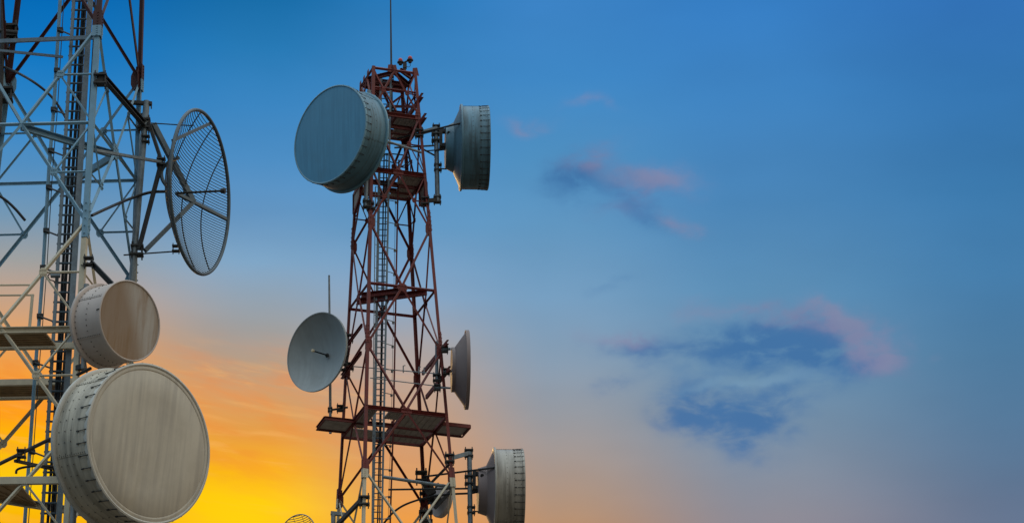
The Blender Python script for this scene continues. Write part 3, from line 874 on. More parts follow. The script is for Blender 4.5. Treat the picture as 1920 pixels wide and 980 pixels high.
# ================================================================== drum dishes
def clamp(bm, c, s=0.16, d=Vector((1, 0, 0))):
    d = d.normalized()
    e1, e2 = frame(d)
    for k in (-1, 1):
        bar(bm, c + e1 * (s * 0.42 * k) - d * s * 0.6, c + e1 * (s * 0.42 * k) + d * s * 0.6, s * 0.9, s * 0.16, e1)
    for u in (-1, 1):
        for w in (-1, 1):
            q = c + d * (u * s * 0.45) + e2 * (w * s * 0.3)
            tube(bm, [q - e1 * s * 0.8, q + e1 * s * 0.8], s * 0.07, 6)
def drum(name, label, px, py, Y, Rpx, beta, depth, cone, hub_r, hub_d, mats, nclip, rivets=(0.25, 0.5, 0.75), lip=0.035, clip_len=0.30, bulge=0.03, tuck=0.0, group=None, hub_y=None, seams=(20, 140, 200, 320), groove=False, rx=0.0, step=None):
    c = P(px, py, Y)
    R = Rpx / FPX * (c - CAM).dot(FW)
    root = empty(name, c, label, 'dish antenna', group, beta, rx)
    # radome
    bm = bmesh.new()
    prof = [(-bulge * (1 - (i / 8) ** 2), (R - lip * 0.7) * i / 8) for i in range(9)] + [(0.015, R - lip * 0.7)]
    if groove:
        prof[6:8] = [(-0.012, R - lip * 0.7 - 0.095), (-0.005, R - lip * 0.7 - 0.085), (-0.014, R - lip * 0.7 - 0.075), (-0.012, R - lip * 0.7 - 0.05)]
    lathe(bm, prof, 128)
    part('radome', bm, M[mats['face']], root, False, 60)
    # rim ring
    bm = bmesh.new()
    lathe(bm, [(0.03, R - lip), (-0.012, R - lip), (-0.022, R - lip * 0.4), (-0.012, R + lip * 0.35), (0.045, R + lip * 0.35), (0.05, R - 0.01)], 144)
    if tuck:
        for v in bm.verts:
            r = math.hypot(v.co.x, v.co.z)
            if r > R:
                a = math.atan2(v.co.z, v.co.x)
                if v.co.y > 0:
                    v.co.y += 0.03 * math.sin(a * nclip + 0.6) + 0.012 * math.sin(a * 57)
    part('rim_ring', bm, M[mats['rim']], root, False)
    # shroud with rivets and seams
    bm = bmesh.new()
    ds = [0.03, 0.06, depth * 0.33, depth * 0.66, depth]
    lathe(bm, [(d, R - 0.012) for d in ds] + [(depth, R - 0.04)], 144)
    for fr in rivets:
        nr = 44
        for i in range(nr):
            a = 2 * math.pi * (i + 0.3) / nr
            rr = R - 0.012
            p = Vector((rr * math.cos(a), depth * fr, rr * math.sin(a))); nn = Vector((math.cos(a), 0, math.sin(a)))
            tube(bm, [p, p + nn * 0.010], 0.010, 6, 1)
    for s in seams:
        a = R_(s)
        nn = Vector((math.cos(a), 0, math.sin(a))); tt = Vector((-math.sin(a), 0, math.cos(a)))
        p0 = nn * (R - 0.010) + Vector((0, 0.06, 0)); p1 = nn * (R - 0.010) + Vector((0, depth - 0.03, 0))
        bar(bm, p0, p1, 0.05, 0.012, nn, 0)
        for i in range(14):
            q = p0.lerp(p1, (i + 0.5) / 14)
            tube(bm, [q, q + nn * 0.012], 0.009, 6, 1)
    part('shroud', bm, [M[mats['shroud']], M['rivet']], root, False, 60)
    # flange at the back of the shroud
    bm = bmesh.new()
    lathe(bm, [(depth - 0.05, R - 0.015), (depth - 0.05, R + 0.03), (depth - 0.035, R + 0.052), (depth + 0.015, R + 0.052), (depth + 0.025, R + 0.03), (depth + 0.025, R - 0.05)], 144)
    part('back_flange', bm, M[mats['rim']], root, False)
    # conical reflector back
    bm = bmesh.new()
    lathe(bm, [(depth + 0.005, R - 0.03), (depth + cone * (step[0] if step else 0.55), R * step[1] if step else R * 0.5 + hub_r * 0.5), (depth + cone, hub_r), (depth + cone + 0.002, 0)], 96)
    part('reflector', bm, M[mats['back']], root, False)
    bm = bmesh.new()
    y0 = depth + cone
    lathe(bm, [(y0 - 0.01, hub_r * 1.0), (y0 + hub_d, hub_r * 1.0), (y0 + hub_d, 0)], 48)
    part('hub', bm, M[mats['back']], root, False)
    # clips holding the radome
    me = None
    for i in range(nclip):
        a = 2 * math.pi * (i + 0.5) / nclip
        if me is None:
            bm = bmesh.new()
            tube(bm, [(R + 0.012, 0.02, 0), (R + 0.004, clip_len * 0.8, 0)], 0.0075, 6)
            tube(bm, [(R + 0.012, 0.0, 0), (R + 0.014, 0.03, 0), (R + 0.006, 0.06, 0)], 0.010, 6)
            box(bm, (R - 0.004, clip_len, 0), 0.02, 0.06, 0.022)
            o = part('radome_clip', bm, M['dark'], root, False)
            me = o.data
        else:
            o = bpy.data.objects.new('radome_clip', me); COL.objects.link(o); o.parent = root
        o.rotation_euler = (0, -a, 0)
    return root, R
def addclamp(root, c, s, d=Vector((1, 0, 0)), mat='dark', name='clamp'):
    bm = bmesh.new(); clamp(bm, c, s, d)
    return part(name, bm, M[mat], root)
def addpart(root, name, mat, fn):
    bm = bmesh.new(); fn(bm)
    return part(name, bm, M[mat], root)

cream = dict(face='radome_cream', rim='rim', shroud='shroud_cream', back='shroud_cream')
pinkm = dict(face='radome_brown', rim='shroud_pink', shroud='shroud_pink', back='shroud_pink')
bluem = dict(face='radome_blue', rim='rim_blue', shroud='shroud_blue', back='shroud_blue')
steel = dict(face='radome_cream', rim='shroud_steel', shroud='shroud_steel', back='dish_back')
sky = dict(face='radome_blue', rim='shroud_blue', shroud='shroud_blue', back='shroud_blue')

# --- biggest cream drum, low on tower A
yD3 = cornerA(0, zl(5)).y - 0.95
D3, r3 = drum('drum_antenna', 'biggest drum dish, cream with a streaked cover, just below the brown-faced drum', 279, 831, yD3, 151.5, R_(45), 0.86, 0.40, 0.45, 0.12, cream, 40, rivets=(0.5, 0.68, 0.86), tuck=0.012, clip_len=0.24, groove=True, rx=R_(7))
F5 = cornerA(0, zl(5))
pole = F5 + Vector((0.12, -0.22, 0))
pc = Vector((pole.x, pole.y, D3.location.z))
hub3 = MATW[D3.name] @ Vector((0, 1.44, 0))
addpart(D3, 'mount_pole', 'grey', lambda bm: tube(bm, [pc - Z * 1.4, pc + Z * 1.35], 0.055, 12))
for h in (-0.35, 0.35):
    addpart(D3, 'mount_bracket', 'dark', lambda bm: bar(bm, hub3 + Z * h, pc + Z * h, 0.12, 0.10))
for h in (-1.2, 1.2):
    addpart(D3, 'stand_off', 'dark', lambda bm: bar(bm, pc + Z * h, cornerA(0, pc.z + h), 0.1, 0.1))
addpart(D3, 'bracing_rod', 'dark', lambda bm: tube(bm, [P(170, 690, yD3 + 0.8), cornerA(0, zG - 1.0)], 0.03, 8))

# --- brown-faced drum above it
yD2 = cornerA(0, zG).y - 0.50
D2, r2 = drum('drum_antenna', 'chalky drum dish with a smooth rust-brown cover, sitting above the biggest cream drum', 243, 601, yD2, 76.5, R_(47), 0.70, 0.16, 0.3, 0.10, pinkm, 1, rivets=(0.06, 0.5, 0.9), lip=0.02, clip_len=0.05, bulge=0.015, seams=(60, 155, 215, 300), rx=R_(7))
p2 = Vector((cornerA(0, zG).x + 0.10, cornerA(0, zG).y - 0.12, D2.location.z))
hub2 = MATW[D2.name] @ Vector((0, 0.98, 0))
addpart(D2, 'mount_pole', 'grey', lambda bm: tube(bm, [p2 - Z * 0.75, p2 + Z * 0.85], 0.05, 12))
for h in (-0.2, 0.2):
    addpart(D2, 'mount_bracket', 'dark', lambda bm: bar(bm, hub2 + Z * h, p2 + Z * h, 0.1, 0.08))
for h in (-0.7, 0.75):
    addpart(D2, 'stand_off', 'dark', lambda bm: bar(bm, p2 + Z * h, cornerA(0, p2.z + h), 0.09, 0.09))
def strut2(bm):
    a, b = P(168, 489, yD2 + 0.45), P(212, 535, yD2 + 0.15)
    channel(bm, a, b + (b - a) * 0.25, 0.07, 0.09, 0.012)
    clamp(bm, P(166, 490, yD2 + 0.45), 0.15)
    tube(bm, [P(152, 497, yD2 + 0.5), P(174, 500, yD2 + 0.4)], 0.012, 6)
addpart(D2, 'support_strut', 'dark', strut2)

# --- near drum, high on tower B
yD4 = YB - 1.45
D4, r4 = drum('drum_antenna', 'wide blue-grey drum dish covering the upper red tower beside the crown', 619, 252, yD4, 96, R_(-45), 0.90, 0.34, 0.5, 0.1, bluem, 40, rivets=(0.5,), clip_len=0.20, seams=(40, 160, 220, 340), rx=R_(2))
hub4 = MATW[D4.name] @ Vector((0, 1.34, 0))
p4 = Vector((P(692, 300, YB - 1.1).x, cornerB(0, zB[2]).y - 0.1, hub4.z))
addpart(D4, 'mount_pole', 'pipe', lambda bm: tube(bm, [P(686, 386, p4.y), P(692, 170, p4.y)], 0.06, 12))
for h in (-0.5, 0.5):
    addpart(D4, 'mount_bracket', 'dark', lambda bm: bar(bm, hub4 + Z * h, Vector((p4.x, p4.y, hub4.z + h)), 0.12, 0.12))
foot4 = P(688, 383, p4.y); leg4 = cornerB(0, foot4.z - 0.05)
addpart(D4, 'stand_off', 'dark', lambda bm: bar(bm, foot4, leg4, 0.12, 0.12))
addclamp(D4, foot4, 0.22)
addclamp(D4, leg4, 0.2)
addpart(D4, 'bracing_rod', 'grey', lambda bm: tube(bm, [P(716, 262, p4.y + 0.3), P(790, 286, cornerB(1, zB[2]).y)], 0.04, 8))
addpart(D4, 'bracing_rod', 'grey', lambda bm: tube(bm, [P(714, 266, p4.y + 0.3), P(772, 275, YB)], 0.03, 8))

# --- side-on drums
def sidedrum(label, px, py, Y, beta, mats, dpx=0):
    D, r = drum('drum_antenna', label, px, py, Y, 78.5, beta, 0.83, 0.42, 0.66, 0.04, mats, 36, rivets=(0.12, 0.35, 0.6), clip_len=0.26, seams=(65, 115, 245, 295), group=None, step=(0.52, 0.60))
    return D, r
yD5 = YB - 0.35
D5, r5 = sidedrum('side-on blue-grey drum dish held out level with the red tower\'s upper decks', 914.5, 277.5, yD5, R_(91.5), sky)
yD8 = YB - 0.40
D8, r8 = sidedrum('side-on grey aluminium drum dish held out below the red tower\'s wide lower deck', 979, 920, yD8, R_(91.5), steel)
def sidemount(D, xo, yo, yD, root_pts):
    """The standard pole mount; xo, yo shift the pattern read off the upper dish. A few real differences come in root_pts."""
    q = lambda x, y, d=0.0: P(x + xo, y + yo, yD + d)
    addpart(D, 'mount_pole', 'pipe', lambda bm: tube(bm, [q(820.5, root_pts['pole_foot']), q(817.5, root_pts.get('pole_head', 238))], 0.072, 12))
    addpart(D, 'mount_bracket', 'dark', lambda bm: (bar(bm, q(828, 246), q(838, 246), 0.16, 0.11), bar(bm, q(829, 273), q(838, 273), 0.16, 0.11), bar(bm, q(826.5, 243), q(826.5, 276), 0.22, 0.1, RT)))
    addclamp(D, q(818.5, 258), 0.26)
    addclamp(D, q(821, 314), 0.2)
    addpart(D, 'feed_pipe', 'dark', lambda bm: tube(bm, [q(822, 281), q(838, 279)], 0.04, 8))
    addpart(D, 'adjusting_rod', 'dark', lambda bm: tube(bm, [q(824, 316), q(837, 317)], 0.022, 8))
    for k, (a, b, r, sq, m) in enumerate(root_pts['arms']):
        bm = bmesh.new()
        if sq:
            bar(bm, a, b, r * 2, r * 2)
            addclamp(D, a, r * 4.0)
            addclamp(D, b, r * 3.6)
        else:
            tube(bm, [a, b], r, 8)
        part('support_arm' if sq else 'bracing_rod', bm, M[m], D)
    # feed port on the cone and its stub
    def port(bm):
        c = MATW[D.name] @ Vector((0.30, 0.80 + 0.46 - 0.0, 0.34))
        tube(bm, [q(841, 249, -0.62), q(841.5, 249, -0.70)], 0.05, 12)
    addpart(D, 'feed_port', 'black', port)
legB = lambda k, y: cornerB(k, P(700, y, YB).z)
R1 = legB(1, 235)
sidemount(D5, 0, 0, yD5, dict(pole_foot=379, arms=[
    (P(786, 250, R1.y), P(818, 241, yD5), 0.055, True, 'pipe'),
    (P(797, 377, legB(1, 372).y), P(820, 374.5, yD5), 0.055, True, 'dark'),
    (P(745, 260, YB), P(864, 231, yD5 - 1.12), 0.030, False, 'dark'),
    (P(740, 277, YB + 0.3), P(816, 273, yD5), 0.030, False, 'pipe'),
    (P(788, 277, YB), P(816, 292, yD5), 0.028, False, 'dark'),
    (P(800, 283, R1.y), P(836, 280, yD5), 0.022, False, 'dark')]))
R7 = legB(1, 880)
sidemount(D8, 62.5, 641.5, yD8, dict(pole_foot=420, pole_head=205, arms=[
    (P(843, 859, legB(1, 850).y), P(879, 849, yD8), 0.060, True, 'pipe'),
    (P(793, 893, legB(2, 890).y - 0.3), P(927, 876, yD8 - 1.12), 0.030, False, 'dark'),
    (P(717, 893, legB(0, 890).y + 0.2), P(852, 913, yD8 - 0.2), 0.052, False, 'pipe'),
    (P(728, 917, YB - 0.2), P(880, 915, yD8), 0.030, False, 'dark'),
    (P(798, 915, legB(2, 890).y), P(846, 866, legB(1, 860).y), 0.040, False, 'dark')]))
def br8(bm):
    clamp(bm, P(790, 893, legB(2, 890).y - 0.3), 0.3)
    bar(bm, P(794, 896, legB(2, 890).y - 0.25), P(810, 926, legB(2, 890).y - 0.25), 0.16, 0.28)
addpart(D8, 'strut_clamp', 'dark', br8)
# feeder cable looping to the lower side-on drum
bm = bmesh.new()
pts = curve([P(716, 985, YB), P(735, 962, YB), P(760, 945, YB), P(800, 932, YB + 0.3), P(840, 926, YB), P(880, 924, yD8), P(892, 922, yD8)], 8)
tube(bm, pts, 0.032, 8)
thing_mesh('feeder_cable', bm, M['black'], 'black cable sweeping up through the white brace to the grey aluminium drum', 'cable', pts[0])

# ================================================================== open dishes of tower B
def cone_dish(name, label, px, py, Y, Rpx, beta, depth, mf, mb, hub_r, hub_d, feed=True, curved=True, rimw=0.03, rim_d=0.05, rx=0.0):
    c = P(px, py, Y)
    R = Rpx / FPX * (c - CAM).dot(FW)
    root = empty(name, c, label, 'dish antenna', None, beta, rx)
    bm = bmesh.new()
    N = 14
    e = 2.0 if curved else 1.0
    prof = [(depth * (1 - (i / N) ** e), R * i / N) for i in range(N + 1)]
    if not curved:
        ymax = depth * (1 - hub_r / R) + 0.02
        prof = [(min(y, ymax), q) for y, q in prof]
    lathe(bm, prof, 128)
    part('reflector', bm, mf, root, False, 60)
    bm = bmesh.new()
    lathe(bm, [(y + 0.035, r) for y, r in prof if r > hub_r * 0.8], 128)
    part('reflector_back', bm, mb, root, False, 60)
    bm = bmesh.new()
    lathe(bm, [(-0.012, R - 0.012), (-0.02, R + rimw * 0.5), (rim_d, R + rimw * 0.5), (rim_d, R - 0.03)], 128)
    part('rim_ring', bm, mb, root, False)
    bm = bmesh.new()
    yb0 = depth * (1 - (hub_r / R) ** e)
    lathe(bm, [(yb0 + 0.02, hub_r), (depth + hub_d, hub_r), (depth + hub_d, 0)], 64)
    part('hub', bm, mb, root, False)
    if feed:
        bm = bmesh.new()
        fl = R * 0.56
        tube(bm, [(0, depth + 0.02, 0), (0, depth - fl, 0)], 0.022, 8)
        lathe(bm, [(depth - 0.06, 0.07), (depth - 0.10, 0.04), (depth - 0.12, 0.0)], 16)
        part('feed_rod', bm, M['black'], root, False)
        bm = bmesh.new()
        lathe(bm, [(depth - fl + 0.03, 0.0), (depth - fl + 0.03, 0.042), (depth - fl - 0.03, 0.045), (depth - fl - 0.05, 0.0)], 20)
        part('feed_cap', bm, M['buff'], root, False)
    return root, R
yD6 = cornerB(3, zB[5]).y - 1.0
D6, r6 = cone_dish('parabolic_antenna', 'open slate-grey parabolic dish with a black feed rod, in front of the whip antenna', 594, 659.5, yD6, 75.5, R_(-43), 0.50, M['dish'], M['dish'], 0.3, 0.12, rx=R_(4))
yl6 = cornerB(3, zB[5]).y
for (x, y, k) in ((655, 633, 0.15), (656, 686, 0.15), (643, 688, 0.25)):
    addclamp(D6, P(x, y, yl6 - k), 0.2)
addpart(D6, 'mount_bar', 'dark', lambda bm: bar(bm, P(651, 634, yl6 - 0.2), P(650, 690, yl6 - 0.2), 0.08, 0.08, RT))
addpart(D6, 'mount_arm', 'dark', lambda bm: bar(bm, MATW[D6.name] @ Vector((0, 0.6, 0)), P(651, 660, yl6 - 0.2), 0.16, 0.2))
yD7 = cornerB(1, zB[5]).y - 0.2
D7, r7 = cone_dish('parabolic_antenna', 'shallow mauve-grey parabolic dish seen edge-on from behind, beside twin red channels', 877, 693, yD7, 74, R_(91.8), 0.82, M['dish_back'], M['dish_back'], 0.66, -0.34, False, False, 0.02, 0.085)
for (x0, y0, x1, y1, rr) in ((828, 655, 845, 653.5, 0.045), (831, 696, 846, 695, 0.045), (814, 726, 845, 727, 0.03)):
    addpart(D7, 'mount_arm', 'pipe', lambda bm: tube(bm, [P(x0, y0, yD7), P(x1, y1, yD7)], rr, 8))
    addclamp(D7, P(x0 + 6, y0, yD7), 0.17)
addpart(D7, 'mount_pole', 'pipe', lambda bm: tube(bm, [P(819, 640, yD7 + 0.4), P(819, 712, yD7 + 0.4)], 0.05, 10))
addclamp(D7, P(819, 708, yD7 + 0.4), 0.2)
# small round dish behind the lower bracing
yD9 = cornerB(2, zQ).y + 0.3
c9 = P(826, 938, yD9)
D9 = empty('drum_antenna', c9, 'small buff round dish turned away behind the red tower\'s white lower braces', 'dish antenna', None, R_(122))
R9 = 32 / FPX * (c9 - CAM).dot(FW)
bm = bmesh.new()
lathe(bm, [(-0.14, 0), (-0.13, R9 * 0.9), (-0.10, R9), (0.02, R9), (0.05, R9 * 0.95), (0.09, R9 * 0.4), (0.10, 0)], 64)
part('shroud', bm, M['shroud_pink'], D9, False)
bm = bmesh.new()
lathe(bm, [(0.09, 0.17), (0.34, 0.17), (0.34, 0.10), (0.42, 0.10), (0.42, 0)], 32)
part('hub', bm, M['dark'], D9, False)
def m9(bm):
    a = MATW[D9.name] @ Vector((0, 0.36, 0))
    b = cornerB(2, a.z)
    bar(bm, a, b, 0.12, 0.12); clamp(bm, b, 0.26)
    bar(bm, P(815, 952, yD9 - 0.5), P(848, 917, yD9 - 0.5), 0.09, 0.09)
    tube(bm, [P(808, 928, yD9 - 0.45), P(822, 905, yD9 - 0.4)], 0.03, 8)
addpart(D9, 'mount_bracket', 'dark', m9)
def foot_clamp(bm):
    c = cornerB(2, zpx(790, 968, cornerB(2, zQ).y))
    clamp(bm, c, 0.34, RT)
addpart(D9, 'foot_clamp', 'dark', foot_clamp)

# ================================================================== grid dishes
def grid_dish(name, label, px, py, Y, Rpx, beta, depth, nbars, rbar, mat, rx=0.0):
    c = P(px, py, Y)
    R = Rpx / FPX * (c - CAM).dot(FW)
    root = empty(name, c, label, 'grid dish', None, beta, rx)
    f = lambda x, z: Vector((x, depth * (1 - (x * x + z * z) / (R * R)), z))
    bm = bmesh.new()
    for i in range(nbars):
        z = R * (-1 + 2 * (i + 0.5) / nbars)
        w = math.sqrt(R * R - z * z)
        tube(bm, [f(-w + 2 * w * j / 14, z) for j in range(15)], rbar, 5)
    part('wire_grille', bm, M[mat], root, False, 60)
    bm = bmesh.new()
    tube(bm, [(R * math.cos(2 * math.pi * j / 96), 0, R * math.sin(2 * math.pi * j / 96)) for j in range(96)], 0.034 * R / 1.5, 10, closed=True)
    part('rim_ring', bm, M[mat], root, False, 60)
    for xr in (-0.62, -0.22, 0.22, 0.62):
        w = math.sqrt(1 - xr * xr) * R
        bm = bmesh.new()
        tube(bm, [f(xr * R, -w + 2 * w * j / 24) + Vector((0, 0.02, 0)) for j in range(25)], 0.012 * R / 1.5, 6)
        part('rib', bm, M['dark'], root, False)
    return root, R, f
yR = cornerA(1, zl(1)).y
yD1 = yR - 0.35
D1, r1, f1 = grid_dish('grid_antenna', 'round open mesh dish of fine horizontal wires mounted on the pale tower\'s blue-grey pole', 375, 360, yD1, 154, R_(72.5), 0.48, 58, 0.0075, 'mesh', R_(5))
mw = MATW[D1.name]
vtx1 = mw @ Vector((0, 0.47, 0)); rim1 = mw @ Vector((r1 * 0.997, 0.02, r1 * 0.07))
hub1 = vtx1.lerp(rim1, 0.33)
wpt = lambda x, y, d=0.0: P(x, y, yD1 + d)
addpart(D1, 'mount_pole', 'pipe', lambda bm: tube(bm, [P(247, 530, yR - 0.25), P(275, 190, yR - 0.25)], 0.062, 12))
addpart(D1, 'back_arm', 'mesh', lambda bm: bar(bm, vtx1, rim1, 0.055, 0.06))
addpart(D1, 'back_arm', 'mesh', lambda bm: bar(bm, mw @ Vector((r1 * math.cos(R_(82)), 0.03, r1 * math.sin(R_(82)))), mw @ Vector((r1 * math.cos(R_(166)), 0.03, r1 * math.sin(R_(166)))), 0.045, 0.055))
addpart(D1, 'back_arm', 'mesh', lambda bm: bar(bm, hub1, wpt(287, 232, 0.1), 0.08, 0.10))
addpart(D1, 'back_arm', 'mesh', lambda bm: bar(bm, hub1, wpt(272, 470, 0.0), 0.07, 0.08))
addpart(D1, 'feed_arm', 'dark', lambda bm: tube(bm, [mw @ Vector((0, 0.46, 0)), mw @ Vector((0, -0.42, 0))], 0.022, 8))
def ft(bm):
    c = mw @ Vector((0, -0.42, 0))
    bm2 = mw @ Vector((0, -0.50, 0))
    tube(bm, [c, bm2], 0.05, 12)
addpart(D1, 'feed_horn', 'dark', ft)
addpart(D1, 'top_bracket', 'dark', lambda bm: (bar(bm, P(241, 192, yR - 0.25), P(285, 195, yR - 0.25), 0.09, 0.06), tube(bm, [P(283, 194, yR - 0.25), P(284, 204, yR - 0.25)], 0.012, 6), tube(bm, [P(241, 188, yR - 0.25), P(241, 198, yR - 0.25)], 0.014, 6)))
def strut1(bm):
    a, b = P(190, 140, cornerA(0, zl(1)).y + 0.0), P(270, 232, yR - 0.3)
    channel(bm, a, b, 0.09, 0.11, 0.014)
    clamp(bm, P(188, 150, YA - 0.05), 0.2)
    bar(bm, P(182, 156, YA - 0.05), P(198, 140, YA - 0.05), 0.06, 0.1)
addpart(D1, 'support_strut', 'dark', strut1)
addpart(D1, 'support_strut', 'dark', lambda bm: bar(bm, P(279, 230, yR - 0.3), P(303, 303, yD1 - 0.05), 0.06, 0.06))
addpart(D1, 'support_strut', 'dark', lambda bm: bar(bm, P(303, 303, yD1 - 0.05), P(260, 468, yR - 0.3), 0.065, 0.07))
addpart(D1, 'support_strut', 'pipe', lambda bm: bar(bm, P(168, 280, YA + 0.1), P(303, 304, yD1 - 0.05), 0.05, 0.05))
addpart(D1, 'curved_stay', 'mesh', lambda bm: tube(bm, curve([wpt(334, 296, -0.9), wpt(318, 303, -0.2), wpt(304, 318), wpt(304, 335), wpt(313, 350)], 6), 0.035, 10))
addpart(D1, 'tie_rod', 'dark', lambda bm: tube(bm, [P(283, 231, yR - 0.25), wpt(362, 236, -0.4)], 0.012, 6))
addpart(D1, 'tie_rod', 'dark', lambda bm: tube(bm, [P(232, 478, yR - 0.25), wpt(330, 471, -0.2)], 0.015, 6))
for c, k in ((P(270, 233, yR - 0.25), 0.2), (P(257, 470, yR - 0.25), 0.2), (wpt(302, 304, -0.05), 0.14), (wpt(330, 466, -0.2), 0.12), (P(273, 261, yR - 0.3), 0.13)):
    addclamp(D1, c, k)
for y, x in ((215, 273), (440, 254)):
    q = P(x, y, yR - 0.25)
    addpart(D1, 'stand_off', 'dark', lambda bm: bar(bm, q, cornerA(1, q.z), 0.08, 0.08))
addpart(D1, 'leg_plate', 'white', lambda bm: bar(bm, P(257, 440, yR - 0.05), P(255, 530, yR - 0.05), 0.08, 0.03, RT))
# black waveguide from the tower to the mesh dish
bm = bmesh.new()
pts = curve([P(172, 404, YA + 0.1), P(200, 391, YA + 0.6), P(240, 374, yR - 0.5), P(280, 361, yD1), P(309, 359, yD1)], 8)
tube(bm, pts, [0.028] * (len(pts)), 10)
thing_mesh('waveguide_cable', bm, M['black'], 'thick black cable bowing from the pale tower\'s front leg to the mesh dish', 'cable', pts[0])

# small mesh dish at the bottom edge
yX = cornerB(3, zQ).y - 0.3
DX, rX, fX = grid_dish('grid_antenna', 'small mesh dish whose curved wires just rise above the picture\'s bottom edge', 556, 1008, yX, 46, R_(-38), 0.26, 26, 0.011, 'grey', R_(0))
def mx(bm):
    tube(bm, [P(625, 1060, yX), P(625, 962, yX)], 0.07, 10)
    bar(bm, P(620, 961, yX), P(648, 964, yX), 0.12, 0.1)
    bar(bm, P(625, 1010, yX), MATW[DX.name] @ Vector((0, 0.3, 0)), 0.08, 0.08)
    bar(bm, P(625, 1040, yX), cornerB(3, P(625, 1040, yX).z), 0.1, 0.1)
addpart(DX, 'mount_pole', 'grey', mx)
def sx2(bm):
    a, b = P(681, 932, cornerB(0, zQ).y - 0.05), P(628, 988, yX)
    channel(bm, a, b, 0.09, 0.12, 0.014)
    clamp(bm, P(683, 938, cornerB(0, zQ).y - 0.05), 0.26)
addpart(DX, 'support_strut', 'dark', sx2)

# ================================================================== things on tower A's far side, and cables
yb2 = cornerA(2, zA).y - 0.15
rt = empty('antenna_mount', P(2, 200, yb2), 'dark clamp frame with two long beams at the picture\'s edge', 'antenna mount')
for (x, y, k) in ((18, 60, 0.26), (5, 85, 0.22), (9, 178, 0.26)):
    addclamp(rt, P(x, y, yb2), k)
addpart(rt, 'cross_tube', 'dark', lambda bm: tube(bm, [P(-4, 58, yb2 - 0.1), P(33, 62, yb2 - 0.1)], 0.045, 10))
addpart(rt, 'pole', 'dark', lambda bm: tube(bm, [P(-3, 250, yb2 - 0.1), P(7, 40, yb2 - 0.1)], 0.05, 12))
addpart(rt, 'beam', 'pipe', lambda bm: bar(bm, P(-30, 79, yb2 - 0.1), P(188, 70, YA + 0.05), 0.05, 0.075))
addpart(rt, 'beam', 'pipe', lambda bm: bar(bm, P(-30, 92, yb2 - 0.15), P(117, 107, YA + 1.0), 0.04, 0.045))
addpart(rt, 'strut', 'dark', lambda bm: (tube(bm, [P(3, -30, yb2 - 0.1), P(2, 180, yb2 - 0.1)], 0.03, 8)))
def loose(name, pts, r, label):
    bm = bmesh.new(); tube(bm, curve(pts, 8), r, 8)
    thing_mesh(name, bm, M['black'], label, 'cable', pts[0])
ym = YA + 1.2
loose('feeder_cable', [P(-20, 118, yb2), P(18, 130, yb2 - 0.2), P(60, 152, ym), P(95, 180, ym), P(118, 212, ym - 0.1), P(127, 232, yl + 0.1)], 0.024, 'black cable sagging from the clamp frame down to the pale tower\'s ladder')
loose('feeder_cable', [P(-40, 350, ym), P(0, 368, ym), P(25, 388, ym), P(47, 413, ym)], 0.026, 'short black cable end arching in from the picture\'s edge, below the sagging cable')
loose('feeder_cable', [P(30, 887, YA), P(32, 880, YA), P(42, 876, YA), P(62, 873, YA + 0.1), P(85, 872, YA + 0.3), P(100, 874, yl)], 0.022, 'bent black cable reaching the ladder just above the warm-tinted lower platform')
rt = empty('side_arm', P(-30, 885, YA - 0.1), 'dark slanting pipe arm with clamps above the pale tower\'s lower platform', 'pipe arm')
addpart(rt, 'arm', 'dark', lambda bm: tube(bm, [P(-40, 888, YA - 0.2), P(95, 822, YA + 0.3)], 0.034, 10))
addpart(rt, 'bracket', 'dark', lambda bm: (clamp(bm, P(40, 850, YA - 0.1), 0.14), tube(bm, [P(36, 851, YA - 0.1), P(35, 863, YA - 0.1)], 0.03, 8), bar(bm, P(28, 863, YA - 0.1), P(98, 878, yl), 0.05, 0.05)))
rt = empty('junction_box', P(104, 515, yl - 0.1), 'small teal junction box strapped to the pale tower\'s ladder rail', 'junction box')
def jb(bm):
    box(bm, P(104, 514, yl - 0.12), 0.17, 0.10, 0.10)
addpart(rt, 'box', 'pipe', jb)
addpart(rt, 'cable_tail', 'black', lambda bm: tube(bm, curve([P(96, 513, yl - 0.12), P(90, 516, yl - 0.12), P(93, 524, yl - 0.1), P(103, 530, yl), P(104, 560, yl), P(102, 600, yl)], 6), 0.012, 6))

# ================================================================== whip antenna, lightning rod, lamps
yw = cornerB(3, zB[6]).y - 0.1
rt = empty('whip_antenna', P(620, 812, yw), 'slim upright whip antenna rising behind the open slate-grey dish', 'antenna')
addpart(rt, 'whip', 'grey', lambda bm: tube(bm, [P(619.5, 812, yw), P(619, 700, yw), P(617, 516, yw)], [0.042, 0.040, 0.028], 10))
for y in (767, 799):
    addpart(rt, 'bracket', 'dark', lambda bm: bar(bm, P(615, y + 2, yw), P(652, y - 4, cornerB(3, zB[6]).y), 0.05, 0.05))
    addclamp(rt, P(638, y - 2, yw), 0.18)
    addclamp(rt, P(619, y + 1, yw), 0.12)
yt = YB + 0.2
rt = empty('lightning_rod', P(735, 310, yt), 'thin tall lightning rod rising from the red tower\'s crown past the picture\'s top', 'lightning rod')
addpart(rt, 'rod', 'dark', lambda bm: tube(bm, [P(735, 225, yt), P(733.5, 110, yt), P(732, -40, yt)], [0.036, 0.030, 0.016], 8))
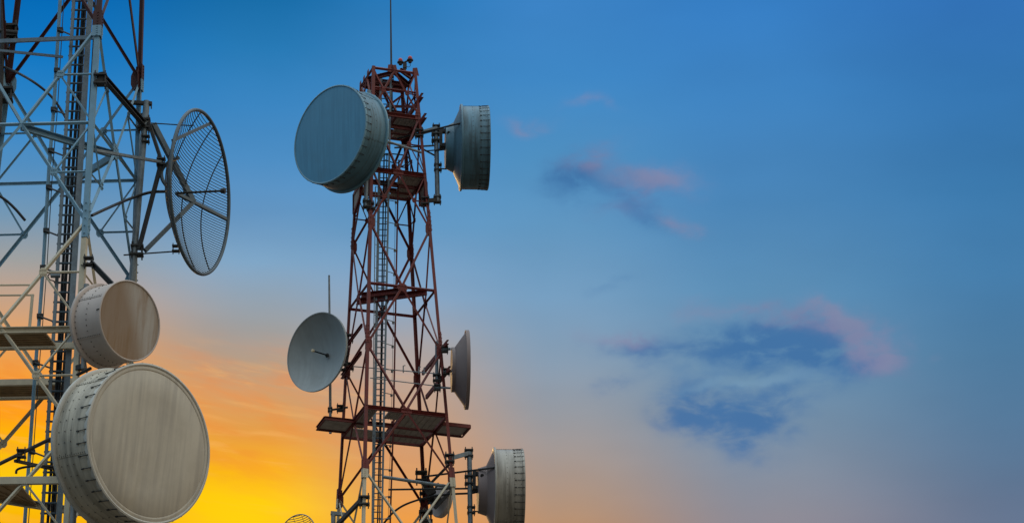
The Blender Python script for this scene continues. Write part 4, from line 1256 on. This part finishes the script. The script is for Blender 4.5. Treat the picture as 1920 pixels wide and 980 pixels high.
addclamp(rt, P(734, 148, yt), 0.13)
addclamp(rt, P(734.5, 205, yt), 0.13)
addpart(rt, 'bracket', 'dark', lambda bm: bar(bm, P(734, 148, yt), TB.mid(0, zB[0]), 0.05, 0.05))
# twin obstruction lamps
yo = cornerB(1, zB[0]).y + 0.15
rt = empty('obstruction_light', P(759, 140, yo), 'twin red warning lamps on a forked bracket at the red tower\'s crown', 'warning light')
def forkb(bm):
    tube(bm, [P(758.5, 140, yo), P(758.5, 119, yo)], 0.05, 10)
    tube(bm, curve([P(751, 117.5, yo), P(756, 118, yo), P(762, 115.5, yo), P(767, 112.5, yo)], 5), 0.03, 8)
    box(bm, P(759, 124, yo), 0.12, 0.12, 0.16)
addpart(rt, 'fork', 'dark', forkb)
addpart(rt, 'lamp_wire', 'dark', lambda bm: tube(bm, curve([P(769, 118, yo), P(769, 124, yo), P(765, 126, yo), P(761, 124, yo)], 5), 0.009, 6))
for (x, y) in ((750.8, 116.5), (768.8, 112.5)):
    c = P(x, y, yo)
    b2 = bmesh.new()
    lathe(b2, [(-0.10, 0), (-0.10, 0.05), (-0.045, 0.065), (-0.03, 0.10), (0.0, 0.10), (0.0, 0)], 20, axis='Z')
    b2.transform(Matrix.Translation(c))
    lamp = part('lamp', b2, M['dark'], rt)
    b2 = bmesh.new()
    lathe(b2, [(0.0, 0.066), (0.05, 0.070), (0.10, 0.060), (0.125, 0.035), (0.13, 0)], 20, axis='Z')
    b2.transform(Matrix.Translation(c))
    part('lens', b2, M['lens'], lamp)
# cable loop under the near drum
yc = YB - 0.3
loose('feeder_cable', [P(716, 288, yc), P(740, 289, yc), P(760, 292, yc), P(768, 299, yc), P(764, 307, yc), P(750, 313, yc), P(738, 318, yc)], 0.020, 'black cable looping between the red braces under the upper deck')
loose('feeder_cable', [P(722, 300, yc + 0.2), P(742, 306, yc + 0.2), P(752, 300, yc + 0.2), P(762, 280, yc + 0.2), P(771, 268, yc + 0.2)], 0.018, 'thin black cable crossing the braces beside the cable loop')
